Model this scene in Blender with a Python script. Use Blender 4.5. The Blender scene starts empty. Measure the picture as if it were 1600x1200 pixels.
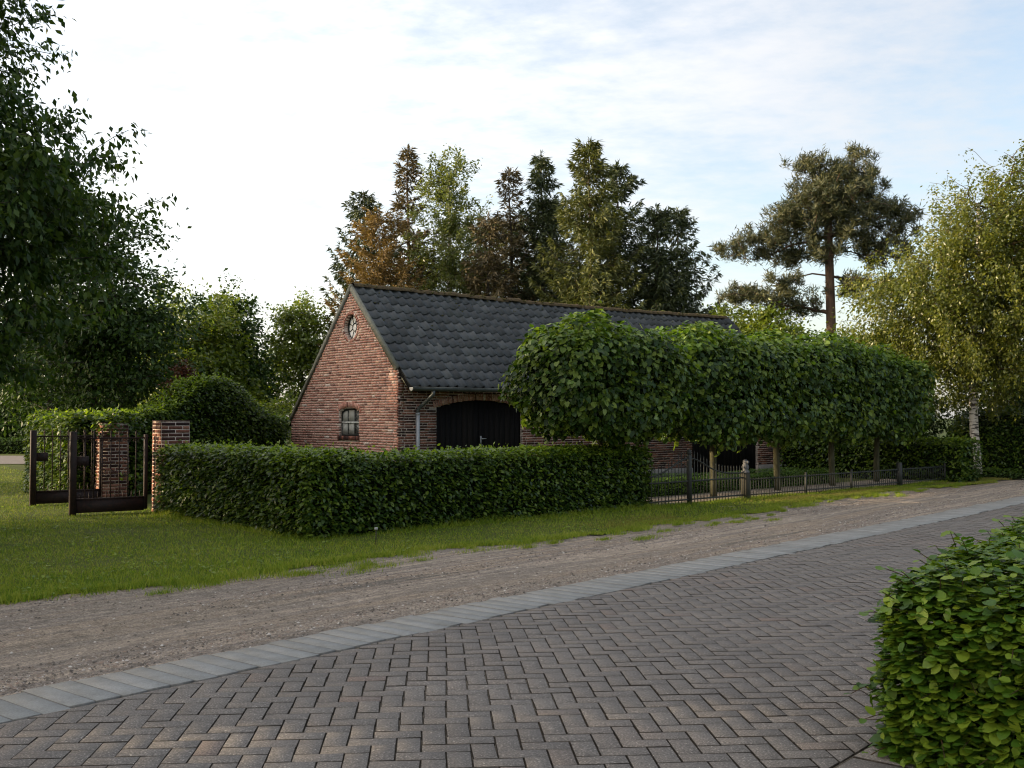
import bpy, math
import numpy as np
from mathutils import Vector, Matrix

R = math.radians
S = bpy.context.scene
COL = S.collection
rng = np.random.default_rng(7)

# ------------------------------------------------------------------ camera, sky, sun, exposure
cd = bpy.data.cameras.new("camera")
cam = bpy.data.objects.new("camera", cd); COL.objects.link(cam)
cd.sensor_width = 36.0; cd.lens = 38.25
cd.clip_start = 0.1; cd.clip_end = 1500
cam.location = (0, 0, 1.5); cam.rotation_euler = (R(90 + 1.75), 0, 0)
S.camera = cam

SUN_HEAD = -93.0      # heading of the sun from straight ahead (negative = left)
SUN_EL = 14.0
W = bpy.data.worlds.new("World"); S.world = W; W.use_nodes = True
wn = W.node_tree; wn.nodes.clear()
def wnode(t, **k):
    n = wn.nodes.new(t)
    for a, b in k.items(): setattr(n, a, b)
    return n
sky = wnode("ShaderNodeTexSky", sky_type='NISHITA', sun_disc=False)
sky.sun_elevation = R(SUN_EL); sky.sun_rotation = R(SUN_HEAD)
sky.air_density = 1.0; sky.dust_density = 1.6; sky.ozone_density = 1.0; sky.altitude = 20
tc = wnode("ShaderNodeTexCoord")
sep = wnode("ShaderNodeSeparateXYZ"); wn.links.new(tc.outputs['Generated'], sep.inputs[0])
zc = wnode("ShaderNodeMath", operation='MAXIMUM'); wn.links.new(sep.outputs[2], zc.inputs[0]); zc.inputs[1].default_value = 0.0
za = wnode("ShaderNodeMath", operation='ADD'); wn.links.new(zc.outputs[0], za.inputs[0]); za.inputs[1].default_value = 0.12
dv = wnode("ShaderNodeVectorMath", operation='DIVIDE'); wn.links.new(tc.outputs['Generated'], dv.inputs[0])
cx = wnode("ShaderNodeCombineXYZ")
for i in range(3): wn.links.new(za.outputs[0], cx.inputs[i])
wn.links.new(cx.outputs[0], dv.inputs[1])
mp = wnode("ShaderNodeMapping"); wn.links.new(dv.outputs[0], mp.inputs[0])
mp.inputs['Rotation'].default_value = (0, 0, R(28)); mp.inputs['Scale'].default_value = (1.0, 1.3, 1.0)
nz = wnode("ShaderNodeTexNoise"); wn.links.new(mp.outputs[0], nz.inputs['Vector'])
nz.inputs['Scale'].default_value = 0.95; nz.inputs['Detail'].default_value = 9; nz.inputs['Roughness'].default_value = 0.62
nz2 = wnode("ShaderNodeTexNoise"); wn.links.new(mp.outputs[0], nz2.inputs['Vector'])
nz2.inputs['Scale'].default_value = 8.5; nz2.inputs['Detail'].default_value = 6; nz2.inputs['Roughness'].default_value = 0.6
nm = wnode("ShaderNodeMath", operation='MULTIPLY_ADD'); wn.links.new(nz2.outputs[0], nm.inputs[0]); nm.inputs[1].default_value = 0.42
wn.links.new(nz.outputs[0], nm.inputs[2])
cr = wnode("ShaderNodeMapRange", interpolation_type='SMOOTHSTEP'); wn.links.new(nm.outputs[0], cr.inputs[0])
cr.inputs[1].default_value = 0.52; cr.inputs[2].default_value = 0.98; cr.inputs[3].default_value = 0.26; cr.inputs[4].default_value = 0.80
el = wnode("ShaderNodeMapRange", interpolation_type='SMOOTHSTEP'); wn.links.new(sep.outputs[2], el.inputs[0])
el.inputs[1].default_value = -0.05; el.inputs[2].default_value = 0.22; el.inputs[3].default_value = 0.8
cm = wnode("ShaderNodeMath", operation='MULTIPLY'); wn.links.new(cr.outputs[0], cm.inputs[0]); wn.links.new(el.outputs[0], cm.inputs[1])
CLOUD = (2.35, 2.42, 2.55, 1)
# thin cirrus veil: brighter towards the sun (forward scattering)
sdir = (math.sin(R(SUN_HEAD))*math.cos(R(SUN_EL)), math.cos(R(SUN_HEAD))*math.cos(R(SUN_EL)), math.sin(R(SUN_EL)))
dt = wnode("ShaderNodeVectorMath", operation='DOT_PRODUCT'); wn.links.new(tc.outputs['Generated'], dt.inputs[0]); dt.inputs[1].default_value = sdir
ph = wnode("ShaderNodeMapRange"); wn.links.new(dt.outputs['Value'], ph.inputs[0]); ph.inputs[1].default_value = -1.0; ph.inputs[2].default_value = 1.0
pw = wnode("ShaderNodeMath", operation='POWER'); wn.links.new(ph.outputs[0], pw.inputs[0]); pw.inputs[1].default_value = 3.0
pk = wnode("ShaderNodeMath", operation='MULTIPLY_ADD'); wn.links.new(pw.outputs[0], pk.inputs[0]); pk.inputs[1].default_value = 6.0; pk.inputs[2].default_value = 1.0
vw = wnode("ShaderNodeMix", data_type='RGBA'); wn.links.new(ph.outputs[0], vw.inputs[0]); vw.inputs[6].default_value = (2.28, 2.42, 2.66, 1); vw.inputs[7].default_value = (2.75, 2.40, 2.02, 1)
cl = wnode("ShaderNodeVectorMath", operation='SCALE'); wn.links.new(vw.outputs[2], cl.inputs[0]); wn.links.new(pk.outputs[0], cl.inputs['Scale'])
mx = wnode("ShaderNodeMix", data_type='RGBA'); wn.links.new(cm.outputs[0], mx.inputs[0]); wn.links.new(sky.outputs[0], mx.inputs[6])
wn.links.new(cl.outputs[0], mx.inputs[7])
bg = wnode("ShaderNodeBackground"); bg.inputs[1].default_value = 0.12
wn.links.new(mx.outputs[2], bg.inputs[0])
wo = wnode("ShaderNodeOutputWorld"); wn.links.new(bg.outputs[0], wo.inputs[0])

sl = bpy.data.lights.new("sun", 'SUN'); sl.energy = 3.5; sl.angle = R(0.5); sl.color = (1.0, 0.78, 0.51)
so = bpy.data.objects.new("sun", sl); COL.objects.link(so)
sd = Vector((math.sin(R(SUN_HEAD)) * math.cos(R(SUN_EL)), math.cos(R(SUN_HEAD)) * math.cos(R(SUN_EL)), math.sin(R(SUN_EL))))
so.rotation_euler = sd.to_track_quat('Z', 'Y').to_euler(); so.location = (-40, 0, 30)
S.view_settings.view_transform = 'Standard'; S.view_settings.look = 'None'
S.cycles.filter_width = 1.15
S.view_settings.exposure = 1.36; S.view_settings.gamma = 1.0; S.view_settings.use_curve_mapping = False

# ------------------------------------------------------------------ helpers
def nrm(a):
    return a / np.maximum(np.linalg.norm(a, axis=-1, keepdims=True), 1e-9)

def mesh_np(name, V, F, mats, smooth=False, midx=None):
    """V (n,3); F: list of (m,k) arrays (k may differ per array)."""
    if not isinstance(F, (list, tuple)): F = [F]
    F = [np.asarray(f, dtype=np.int32) for f in F if len(f)]
    V = np.asarray(V, dtype=np.float32)
    me = bpy.data.meshes.new(name)
    me.vertices.add(len(V)); me.vertices.foreach_set("co", V.ravel())
    nl = sum(f.size for f in F); npoly = sum(len(f) for f in F)
    me.loops.add(nl); me.polygons.add(npoly)
    me.loops.foreach_set("vertex_index", np.concatenate([f.ravel() for f in F]))
    tot = np.concatenate([np.full(len(f), f.shape[1], dtype=np.int32) for f in F])
    st = np.concatenate([[0], np.cumsum(tot)[:-1]]).astype(np.int32)
    me.polygons.foreach_set("loop_start", st)
    if smooth: me.polygons.foreach_set("use_smooth", np.ones(npoly, dtype=bool))
    if midx is not None: me.polygons.foreach_set("material_index", np.asarray(midx, dtype=np.int32))
    me.update(calc_edges=True)
    for m in (mats if isinstance(mats, (list, tuple)) else [mats]): me.materials.append(m)
    return me

def link(name, data, parent=None):
    o = bpy.data.objects.new(name, data); COL.objects.link(o)
    if parent is not None: o.parent = parent
    return o

def tag(o, label=None, cat=None, group=None, kind=None):
    if label: o["label"] = label
    if cat: o["category"] = cat
    if group: o["group"] = group
    if kind: o["kind"] = kind
    return o

def thing(name, label, cat, loc=(0, 0, 0), rz=0.0, group=None):
    o = bpy.data.objects.new(name, None); COL.objects.link(o)
    o.empty_display_size = 0.3
    o.location = loc; o.rotation_euler = (0, 0, rz)
    return tag(o, label, cat, group)

class MB:
    def __init__(s): s.v = []; s.f = {}; s.n = 0
    def add(s, V, F):
        V = np.asarray(V, dtype=float)
        for f in F: s.f.setdefault(len(f), []).append([i + s.n for i in f])
        s.v.append(V); s.n += len(V)
    def addarr(s, V, F):
        F = np.asarray(F)
        s.f.setdefault(F.shape[1], []).extend((F + s.n).tolist()); s.v.append(np.asarray(V, float)); s.n += len(V)
    def box(s, lo, hi):
        x0, y0, z0 = lo; x1, y1, z1 = hi
        s.add([(x0,y0,z0),(x1,y0,z0),(x1,y1,z0),(x0,y1,z0),(x0,y0,z1),(x1,y0,z1),(x1,y1,z1),(x0,y1,z1)],
              [(0,3,2,1),(4,5,6,7),(0,1,5,4),(1,2,6,5),(2,3,7,6),(3,0,4,7)])
    def bbox(s, lo, hi, b=0.01):
        """box with chamfered vertical and top edges"""
        x0, y0, z0 = lo; x1, y1, z1 = hi
        def ring(i, z): return [(x0+b+i,y0+i,z),(x1-b-i,y0+i,z),(x1-i,y0+b+i,z),(x1-i,y1-b-i,z),(x1-b-i,y1-i,z),(x0+b+i,y1-i,z),(x0+i,y1-b-i,z),(x0+i,y0+b+i,z)]
        V = ring(0, z0) + ring(0, z1-b) + ring(b, z1)
        F = []
        for k in range(2):
            for i in range(8):
                j = (i+1) % 8; F.append((k*8+i, k*8+j, k*8+8+j, k*8+8+i))
        F.append(tuple(range(16, 24))); F.append(tuple(range(7, -1, -1)))
        s.add(V, F)
    def tube(s, P, rad, n=6, cap=True):
        P = np.asarray(P, float); m = len(P)
        rad = np.full(m, rad) if np.isscalar(rad) else np.asarray(rad)
        T = np.gradient(P, axis=0) if m > 2 else np.repeat((P[1]-P[0])[None], 2, 0)
        T = nrm(T)
        up = np.array([0, 0, 1.0]) if abs(T[0][2]) < 0.9 else np.array([1.0, 0, 0])
        A = nrm(np.cross(T, up)); B = np.cross(T, A)
        a = np.arange(n) * 2 * math.pi / n
        V = (P[:, None] + rad[:, None, None] * (np.cos(a)[None, :, None] * A[:, None] + np.sin(a)[None, :, None] * B[:, None])).reshape(-1, 3)
        F = [(k*n+i, k*n+(i+1) % n, (k+1)*n+(i+1) % n, (k+1)*n+i) for k in range(m-1) for i in range(n)]
        if cap: F += [tuple(range(n-1, -1, -1)), tuple((m-1)*n+i for i in range(n))]
        s.add(V, F)
    def lathe(s, prof, n=12, c=(0, 0, 0)):
        V = []; F = []
        for r, z in prof:
            for i in range(n):
                a = 2*math.pi*i/n; V.append((c[0]+r*math.cos(a), c[1]+r*math.sin(a), c[2]+z))
        for k in range(len(prof)-1):
            for i in range(n): F.append((k*n+i, k*n+(i+1) % n, (k+1)*n+(i+1) % n, (k+1)*n+i))
        F.append(tuple((len(prof)-1)*n+i for i in range(n)))
        s.add(V, F)
    def mesh(s, name, mats, smooth=False):
        mi = [k for n_ in s.f for k in s.mi[n_]] if hasattr(s, 'mi') else None
        return mesh_np(name, np.concatenate(s.v), [np.array(f) for f in s.f.values()], mats, smooth, mi)
    def build(s, name, mats, parent=None, smooth=False):
        return link(name, s.mesh(name, mats, smooth), parent)

# ------------------------------------------------------------------ materials
class N:
    def __init__(s, name):
        s.m = bpy.data.materials.new(name); s.m.use_nodes = True
        s.t = s.m.node_tree; s.t.nodes.clear()
        s.out = s.t.nodes.new("ShaderNodeOutputMaterial")
    def n(s, t, **k):
        x = s.t.nodes.new(t)
        for a, b in k.items(): setattr(x, a, b)
        return x
    def l(s, a, b): s.t.links.new(a, b)
    def pos(s, obj=False):
        if obj: return s.n("ShaderNodeTexCoord").outputs['Object']
        return s.n("ShaderNodeNewGeometry").outputs['Position']
    def noise(s, scale, detail=4, rough=0.55, vec=None, stretch=None):
        t = s.n("ShaderNodeTexNoise"); t.inputs['Scale'].default_value = scale
        t.inputs['Detail'].default_value = detail; t.inputs['Roughness'].default_value = rough
        v = vec if vec is not None else s.pos()
        if stretch:
            m = s.n("ShaderNodeMapping"); m.inputs['Scale'].default_value = stretch[:3]
            if len(stretch) > 3: m.inputs['Rotation'].default_value = (0, 0, stretch[3])
            s.l(v, m.inputs[0]); v = m.outputs[0]
        s.l(v, t.inputs['Vector']); return t.outputs[0]
    def ramp(s, fac, stops):
        r = s.n("ShaderNodeValToRGB"); e = r.color_ramp.elements
        while len(e) < len(stops): e.new(0.5)
        for x, (p, c) in zip(e, stops): x.position = p; x.color = (*c, 1)
        s.l(fac, r.inputs[0]); return r.outputs[0]
    def mix(s, fac, a, b, mode='MIX'):
        m = s.n("ShaderNodeMix", data_type='RGBA', blend_type=mode)
        if isinstance(fac, (int, float)): m.inputs[0].default_value = fac
        else: s.l(fac, m.inputs[0])
        for i, c in ((6, a), (7, b)):
            if isinstance(c, tuple): m.inputs[i].default_value = (*c[:3], 1)
            else: s.l(c, m.inputs[i])
        return m.outputs[2]
    def math(s, op, a, b=0.0):
        m = s.n("ShaderNodeMath", operation=op)
        for i, c in ((0, a), (1, b)):
            if isinstance(c, (int, float)): m.inputs[i].default_value = c
            else: s.l(c, m.inputs[i])
        return m.outputs[0]
    def rng(s, v, a, b, c=0.0, d=1.0):
        m = s.n("ShaderNodeMapRange"); s.l(v, m.inputs[0])
        for i, x in enumerate((a, b, c, d)): m.inputs[i+1].default_value = x
        return m.outputs[0]
    def rand(s):
        a = s.n("ShaderNodeNewGeometry").outputs['Random Per Island']
        b = s.n("ShaderNodeObjectInfo").outputs['Random']
        return s.math('FRACT', s.math('ADD', a, b))
    def bump(s, h, strength=0.3, dist=0.01):
        b = s.n("ShaderNodeBump"); b.inputs['Strength'].default_value = strength; b.inputs['Distance'].default_value = dist
        s.l(h, b.inputs['Height']); return b.outputs[0]
    def bsdf(s, col, rough=0.8, spec=0.3, bump=None, metal=0.0):
        p = s.n("ShaderNodeBsdfPrincipled")
        if isinstance(col, tuple): p.inputs['Base Color'].default_value = (*col, 1)
        else: s.l(col, p.inputs['Base Color'])
        if isinstance(rough, (int, float)): p.inputs['Roughness'].default_value = rough
        else: s.l(rough, p.inputs['Roughness'])
        p.inputs['Specular IOR Level'].default_value = spec; p.inputs['Metallic'].default_value = metal
        if bump is not None: s.l(bump, p.inputs['Normal'])
        return p
    def done(s, sh):
        s.l(sh.outputs[0] if hasattr(sh, 'outputs') else sh, s.out.inputs[0]); return s.m

def leaf_mat(name, dark, mid, light, trans=0.35, tcol=None, rough=0.36, spec=0.5, patch=0.6):
    k = N(name); r = k.rand()
    big = k.noise(patch, 3)
    v = k.math('ADD', k.math('MULTIPLY', r, 0.65), k.math('MULTIPLY', big, 0.5))
    c = k.ramp(v, [(0.12, dark), (0.5, mid), (0.92, light)])
    p = k.bsdf(c, rough, spec)
    t = k.n("ShaderNodeBsdfTranslucent")
    tcol = tcol or (1.5, 1.5, 0.7)
    k.l(k.mix(1.0, c, tcol, 'MULTIPLY'), t.inputs[0])
    m = k.n("ShaderNodeMixShader"); m.inputs[0].default_value = trans
    k.l(p.outputs[0], m.inputs[1]); k.l(t.outputs[0], m.inputs[2])
    return k.done(m)

def bark_mat(name, a, b, scale=12, stretch=(1, 1, 0.25)):
    k = N(name); n = k.noise(scale, 6, 0.65, stretch=stretch)
    return k.done(k.bsdf(k.ramp(n, [(0.3, a), (0.7, b)]), 0.9, 0.15, k.bump(n, 0.6, 0.02)))

M = {}
M['beech'] = leaf_mat("beech_leaf", (0.007, 0.019, 0.003), (0.028, 0.064, 0.007), (0.115, 0.165, 0.016), 0.22, rough=0.42, spec=0.38)
M['beech_near'] = leaf_mat("beech_leaf_near", (0.014, 0.040, 0.005), (0.055, 0.125, 0.010), (0.165, 0.235, 0.020), 0.30, rough=0.48, spec=0.3)
M['lime'] = leaf_mat("lime_leaf", (0.006, 0.019, 0.003), (0.025, 0.060, 0.007), (0.120, 0.170, 0.020), 0.22, rough=0.5, spec=0.28)
M['lime_young_lit'] = leaf_mat("young_lit_lime_leaf", (0.045, 0.10, 0.012), (0.10, 0.18, 0.018), (0.19, 0.26, 0.03), 0.40)
M['beech_young_lit'] = leaf_mat("young_lit_beech_leaf", (0.06, 0.115, 0.012), (0.12, 0.19, 0.016), (0.20, 0.27, 0.024), 0.45)  # young leaves, brightened to paint the skylit hedge tops; reused for weeds
M['bigtree'] = leaf_mat("big_lime_leaf", (0.010, 0.026, 0.005), (0.028, 0.060, 0.010), (0.080, 0.120, 0.020), 0.28, rough=0.5, spec=0.25)
M['darkleaf'] = leaf_mat("dark_leaf", (0.012, 0.03, 0.006), (0.028, 0.060, 0.010), (0.06, 0.105, 0.016), 0.25, rough=0.5, spec=0.28)
M['yellowleaf'] = leaf_mat("yellow_green_leaf", (0.045, 0.075, 0.010), (0.095, 0.14, 0.016), (0.17, 0.20, 0.024), 0.42)
M['birch'] = leaf_mat("birch_leaf", (0.042, 0.062, 0.009), (0.094, 0.115, 0.015), (0.175, 0.178, 0.027), 0.4)
M['birch_far'] = leaf_mat("far_birch_leaf", (0.06, 0.085, 0.02), (0.11, 0.14, 0.038), (0.17, 0.19, 0.065), 0.45)
M['spruce'] = leaf_mat("spruce_needle", (0.016, 0.028, 0.011), (0.036, 0.054, 0.018), (0.075, 0.092, 0.028), 0.1, rough=0.6)
M['spruce_olive'] = leaf_mat("olive_spruce_needle", (0.038, 0.050, 0.012), (0.075, 0.088, 0.018), (0.13, 0.14, 0.028), 0.16, rough=0.6)
M['spruce_brown'] = leaf_mat("brown_spruce_needle", (0.040, 0.034, 0.016), (0.080, 0.062, 0.027), (0.13, 0.098, 0.038), 0.12, rough=0.7)
M['larch'] = leaf_mat("golden_brown_needle", (0.09, 0.056, 0.016), (0.145, 0.092, 0.025), (0.19, 0.128, 0.034), 0.2, rough=0.7)
M['pine'] = leaf_mat("pine_needle", (0.020, 0.031, 0.010), (0.042, 0.052, 0.016), (0.105, 0.100, 0.034), 0.12, rough=0.6)
M['copper'] = leaf_mat("copper_leaf", (0.028, 0.008, 0.006), (0.055, 0.018, 0.010), (0.10, 0.032, 0.014), 0.3)
M['box'] = leaf_mat("box_leaf", (0.020, 0.050, 0.006), (0.045, 0.10, 0.010), (0.10, 0.17, 0.018), 0.25, rough=0.55, spec=0.25)
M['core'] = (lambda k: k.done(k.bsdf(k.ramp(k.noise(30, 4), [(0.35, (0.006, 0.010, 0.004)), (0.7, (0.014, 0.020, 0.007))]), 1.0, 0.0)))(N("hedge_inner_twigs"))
M['bark'] = bark_mat("bark", (0.03, 0.025, 0.02), (0.09, 0.075, 0.058))
M['barkpine'] = bark_mat("pine_bark", (0.05, 0.035, 0.026), (0.14, 0.09, 0.06), 8)
M['barklime'] = bark_mat("young_lime_bark", (0.035, 0.034, 0.019), (0.085, 0.08, 0.046), 18)
def birchbark():
    k = N("birch_bark"); n = k.noise(9, 5, 0.6, stretch=(0.5, 0.5, 2.2))
    return k.done(k.bsdf(k.ramp(n, [(0.40, (0.05, 0.04, 0.035)), (0.47, (0.5, 0.46, 0.4)), (0.8, (0.62, 0.58, 0.52))]), 0.8, 0.2))
M['birchbark'] = birchbark()
M['twig'] = bark_mat("twig", (0.035, 0.025, 0.015), (0.08, 0.055, 0.03), 30)

def grassblade():
    k = N("grass_blade"); r = k.rand(); n = k.noise(0.55, 4, 0.6); n2 = k.noise(3.0, 3)
    v = k.math('ADD', k.math('MULTIPLY', r, 0.45), k.math('ADD', k.math('MULTIPLY', n, 0.45), k.math('MULTIPLY', n2, 0.25)))
    c = k.ramp(v, [(0.28, (0.055, 0.110, 0.006)), (0.48, (0.140, 0.230, 0.014)), (0.70, (0.270, 0.315, 0.026)), (0.95, (0.42, 0.39, 0.11))])
    p = k.bsdf(c, 0.6, 0.25); t = k.n("ShaderNodeBsdfTranslucent"); k.l(c, t.inputs[0])
    m = k.n("ShaderNodeMixShader"); m.inputs[0].default_value = 0.3
    k.l(p.outputs[0], m.inputs[1]); k.l(t.outputs[0], m.inputs[2]); return k.done(m)
M['grass'] = grassblade()
M['grassdry'] = leaf_mat("dry_grass_blade", (0.06, 0.085, 0.015), (0.15, 0.15, 0.035), (0.30, 0.25, 0.09), 0.3, rough=0.7, spec=0.15)
def lawn():
    k = N("lawn_soil"); n = k.noise(0.6, 5); n2 = k.noise(25, 4)
    c = k.mix(k.rng(n2, 0.35, 0.7), k.ramp(n, [(0.3, (0.04, 0.075, 0.008)), (0.7, (0.075, 0.105, 0.016))]), (0.06, 0.05, 0.024))
    return k.done(k.bsdf(c, 0.95, 0.1, k.bump(n2, 0.6, 0.02)))
M['lawn'] = lawn()
def far_ground():
    k = N("far_ground"); n = k.noise(0.2, 5)
    return k.done(k.bsdf(k.ramp(n, [(0.3, (0.03, 0.05, 0.012)), (0.7, (0.06, 0.075, 0.022))]), 0.95, 0.1))
M['ground'] = far_ground()
UH = 40.0
def gravel():
    k = N("gravel_sand")
    rt_ = k.n("ShaderNodeMapping"); rt_.inputs['Rotation'].default_value = (0, 0, R(UH)); k.l(k.pos(), rt_.inputs[0]); uv = rt_.outputs[0]   # x = across, y = along
    st = k.noise(1.0, 5, 0.6, vec=uv, stretch=(2.6, 0.10, 1)); st2 = k.noise(1.0, 4, 0.6, vec=uv, stretch=(9.0, 0.5, 1))
    big = k.noise(0.5, 4, 0.6, vec=uv, stretch=(1.0, 0.35, 1)); fine = k.noise(60, 4, 0.75); mid = k.noise(11, 5, 0.7)
    c = k.ramp(k.math('ADD', k.math('MULTIPLY', st, 0.8), k.math('MULTIPLY', st2, 0.2)), [(0.36, (0.165, 0.148, 0.132)), (0.44, (0.36, 0.290, 0.222)), (0.50, (0.215, 0.19, 0.17)), (0.57, (0.40, 0.335, 0.27)), (0.65, (0.23, 0.20, 0.178))])
    c = k.mix(k.rng(big, 0.42, 0.66, 0, 0.7), c, (0.26, 0.225, 0.185))
    c = k.mix(0.85, c, k.ramp(fine, [(0.28, (0.2, 0.2, 0.2)), (0.5, (0.9, 0.9, 0.88)), (0.68, (1.7, 1.66, 1.6))]), 'MULTIPLY')
    c = k.mix(0.7, c, k.ramp(mid, [(0.3, (0.5, 0.5, 0.5)), (0.65, (1.2, 1.2, 1.2))]), 'MULTIPLY')
    h = k.math('ADD', k.math('MULTIPLY', mid, 0.8), k.math('MULTIPLY', fine, 0.5))
    return k.done(k.bsdf(c, 0.95, 0.12, k.bump(h, 1.0, 0.03)))
M['gravel'] = gravel()
def stone():
    k = N("gravel_stone"); r = k.rand()
    c = k.ramp(r, [(0.0, (0.06, 0.053, 0.047)), (0.35, (0.15, 0.128, 0.108)), (0.6, (0.25, 0.19, 0.15)), (0.85, (0.29, 0.26, 0.23)), (1.0, (0.50, 0.47, 0.43))])
    return k.done(k.bsdf(c, 0.85, 0.2))
M['stone'] = stone()
def paver():
    k = N("paver_concrete"); r = k.rand(); v = k.pos()
    c = k.ramp(r, [(0.0, (0.128, 0.117, 0.107)), (0.5, (0.136, 0.125, 0.114)), (0.93, (0.146, 0.134, 0.122)), (0.98, (0.144, 0.122, 0.106)), (1.0, (0.150, 0.120, 0.104))])
    patch = k.noise(0.55, 3); c = k.mix(k.rng(patch, 0.55, 0.75, 0, 0.4), c, (0.158, 0.118, 0.098))
    big = k.noise(1.1, 4, 0.65); c = k.mix(0.6, c, k.ramp(big, [(0.3, (0.72, 0.72, 0.73)), (0.7, (1.18, 1.17, 1.15))]), 'MULTIPLY')
    fine = k.noise(95, 3, 0.75); mid = k.noise(24, 5, 0.7)
    c = k.mix(0.9, c, k.ramp(fine, [(0.30, (0.45, 0.45, 0.45)), (0.5, (0.95, 0.95, 0.95)), (0.62, (1.45, 1.45, 1.45)), (0.69, (3.8, 3.8, 3.7))]), 'MULTIPLY')
    c = k.mix(0.35, c, k.ramp(mid, [(0.3, (0.6, 0.6, 0.6)), (0.65, (1.2, 1.2, 1.2))]), 'MULTIPLY')
    return k.done(k.bsdf(c, 0.78, 0.3, k.bump(k.math('ADD', k.math('MULTIPLY', fine, 0.4), mid), 0.5, 0.006)))
M['paver'] = paver()
def bandstone():
    k = N("grey_concrete_stone"); r = k.rand()
    c = k.ramp(r, [(0.0, (0.205, 0.210, 0.203)), (0.6, (0.225, 0.230, 0.222)), (1.0, (0.25, 0.254, 0.246))])
    fine = k.noise(90, 4, 0.7); mid = k.noise(7, 5, 0.65)
    c = k.mix(0.45, c, k.ramp(fine, [(0.3, (0.55, 0.55, 0.55)), (0.5, (1, 1, 1)), (0.74, (1.5, 1.5, 1.5))]), 'MULTIPLY')
    c = k.mix(0.55, c, k.ramp(mid, [(0.3, (0.68, 0.66, 0.63)), (0.62, (1.1, 1.1, 1.1))]), 'MULTIPLY')
    return k.done(k.bsdf(c, 0.8, 0.25, k.bump(fine, 0.3, 0.004)))
M['band'] = bandstone()
M['dirt'] = (lambda k: k.done(k.bsdf(k.ramp(k.noise(22, 5, 0.7), [(0.3, (0.016, 0.014, 0.012)), (0.58, (0.040, 0.035, 0.029)), (0.75, (0.12, 0.105, 0.085))]), 1.0, 0.05)))(N("joint_dirt"))
M['banddirt'] = (lambda k: k.done(k.bsdf(k.ramp(k.noise(30, 5, 0.7), [(0.3, (0.11, 0.108, 0.10)), (0.7, (0.20, 0.195, 0.185))]), 1.0, 0.05)))(N("edging_joint_dirt"))
M['joint'] = (lambda k: k.done(k.bsdf(k.ramp(k.noise(40, 4), [(0.3, (0.07, 0.062, 0.052)), (0.7, (0.19, 0.17, 0.14))]), 1.0, 0.05)))(N("joint_sand"))
def brick():
    k = N("brick_face"); r = k.rand()
    c = k.ramp(r, [(0.0, (0.15, 0.075, 0.062)), (0.10, (0.28, 0.13, 0.10)), (0.34, (0.38, 0.188, 0.146)), (0.60, (0.45, 0.240, 0.188)), (0.82, (0.42, 0.242, 0.198)), (0.965, (0.48, 0.30, 0.23)), (0.99, (0.56, 0.47, 0.42))])
    n = k.noise(35, 5, 0.7); n2 = k.noise(3, 4, 0.6)
    c = k.mix(0.6, c, k.ramp(n, [(0.3, (0.6, 0.58, 0.58)), (0.65, (1.2, 1.2, 1.2))]), 'MULTIPLY')
    c = k.mix(k.rng(n2, 0.55, 0.8, 0, 0.35), c, (0.40, 0.28, 0.22))
    return k.done(k.bsdf(c, 0.9, 0.15, k.bump(n, 0.5, 0.006)))
M['brick'] = brick()
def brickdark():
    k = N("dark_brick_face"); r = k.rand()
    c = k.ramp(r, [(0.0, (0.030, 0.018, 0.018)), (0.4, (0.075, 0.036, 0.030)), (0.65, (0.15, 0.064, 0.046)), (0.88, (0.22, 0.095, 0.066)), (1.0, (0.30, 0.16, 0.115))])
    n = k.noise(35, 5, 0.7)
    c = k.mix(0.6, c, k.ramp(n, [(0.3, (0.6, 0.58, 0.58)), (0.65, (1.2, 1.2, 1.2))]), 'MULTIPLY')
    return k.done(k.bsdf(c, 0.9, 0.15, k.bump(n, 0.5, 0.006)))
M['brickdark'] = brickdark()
M['mortar'] = (lambda k: k.done(k.bsdf(k.ramp(k.noise(12, 6, 0.7), [(0.3, (0.44, 0.36, 0.31)), (0.7, (0.60, 0.51, 0.45))]), 0.95, 0.1, k.bump(k.noise(70, 4), 0.5, 0.005))))(N("mortar"))
M['plinth'] = (lambda k: k.done(k.bsdf(k.ramp(k.noise(6, 6, 0.7), [(0.3, (0.20, 0.195, 0.19)), (0.7, (0.34, 0.33, 0.32))]), 0.9, 0.2)))(N("plinth_render"))
def tile():
    k = N("roof_tile_clay"); r = k.rand(); n = k.noise(14, 6, 0.7); n2 = k.noise(1.2, 4, 0.6)
    c = k.ramp(r, [(0.0, (0.020, 0.023, 0.025)), (0.5, (0.034, 0.038, 0.041)), (0.85, (0.048, 0.053, 0.057)), (1.0, (0.07, 0.075, 0.076))])
    c = k.mix(k.rng(n, 0.50, 0.75, 0, 0.55), c, (0.105, 0.108, 0.10))
    c = k.mix(k.rng(n2, 0.55, 0.75, 0, 0.35), c, (0.045, 0.052, 0.035))
    return k.done(k.bsdf(c, k.rng(n, 0.3, 0.7, 0.42, 0.75), 0.5, k.bump(n, 0.3, 0.006)))
M['tile'] = tile()
M['ridge'] = (lambda k: k.done(k.bsdf(k.ramp(k.noise(16, 6, 0.7), [(0.3, (0.04, 0.035, 0.025)), (0.55, (0.085, 0.062, 0.035)), (0.75, (0.12, 0.105, 0.05))]), 0.95, 0.1, k.bump(k.noise(22, 5), 0.9, 0.03))))(N("mossy_ridge_clay"))
M['moss'] = (lambda k: k.done(k.bsdf(k.ramp(k.noise(40, 5), [(0.3, (0.04, 0.045, 0.015)), (0.7, (0.11, 0.10, 0.035))]), 1.0, 0.05)))(N("moss"))
M['trim'] = (lambda k: k.done(k.bsdf(k.ramp(k.noise(10, 5, 0.7), [(0.3, (0.10, 0.105, 0.085)), (0.7, (0.20, 0.20, 0.165))]), 0.85, 0.2)))(N("weathered_verge_board"))
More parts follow.
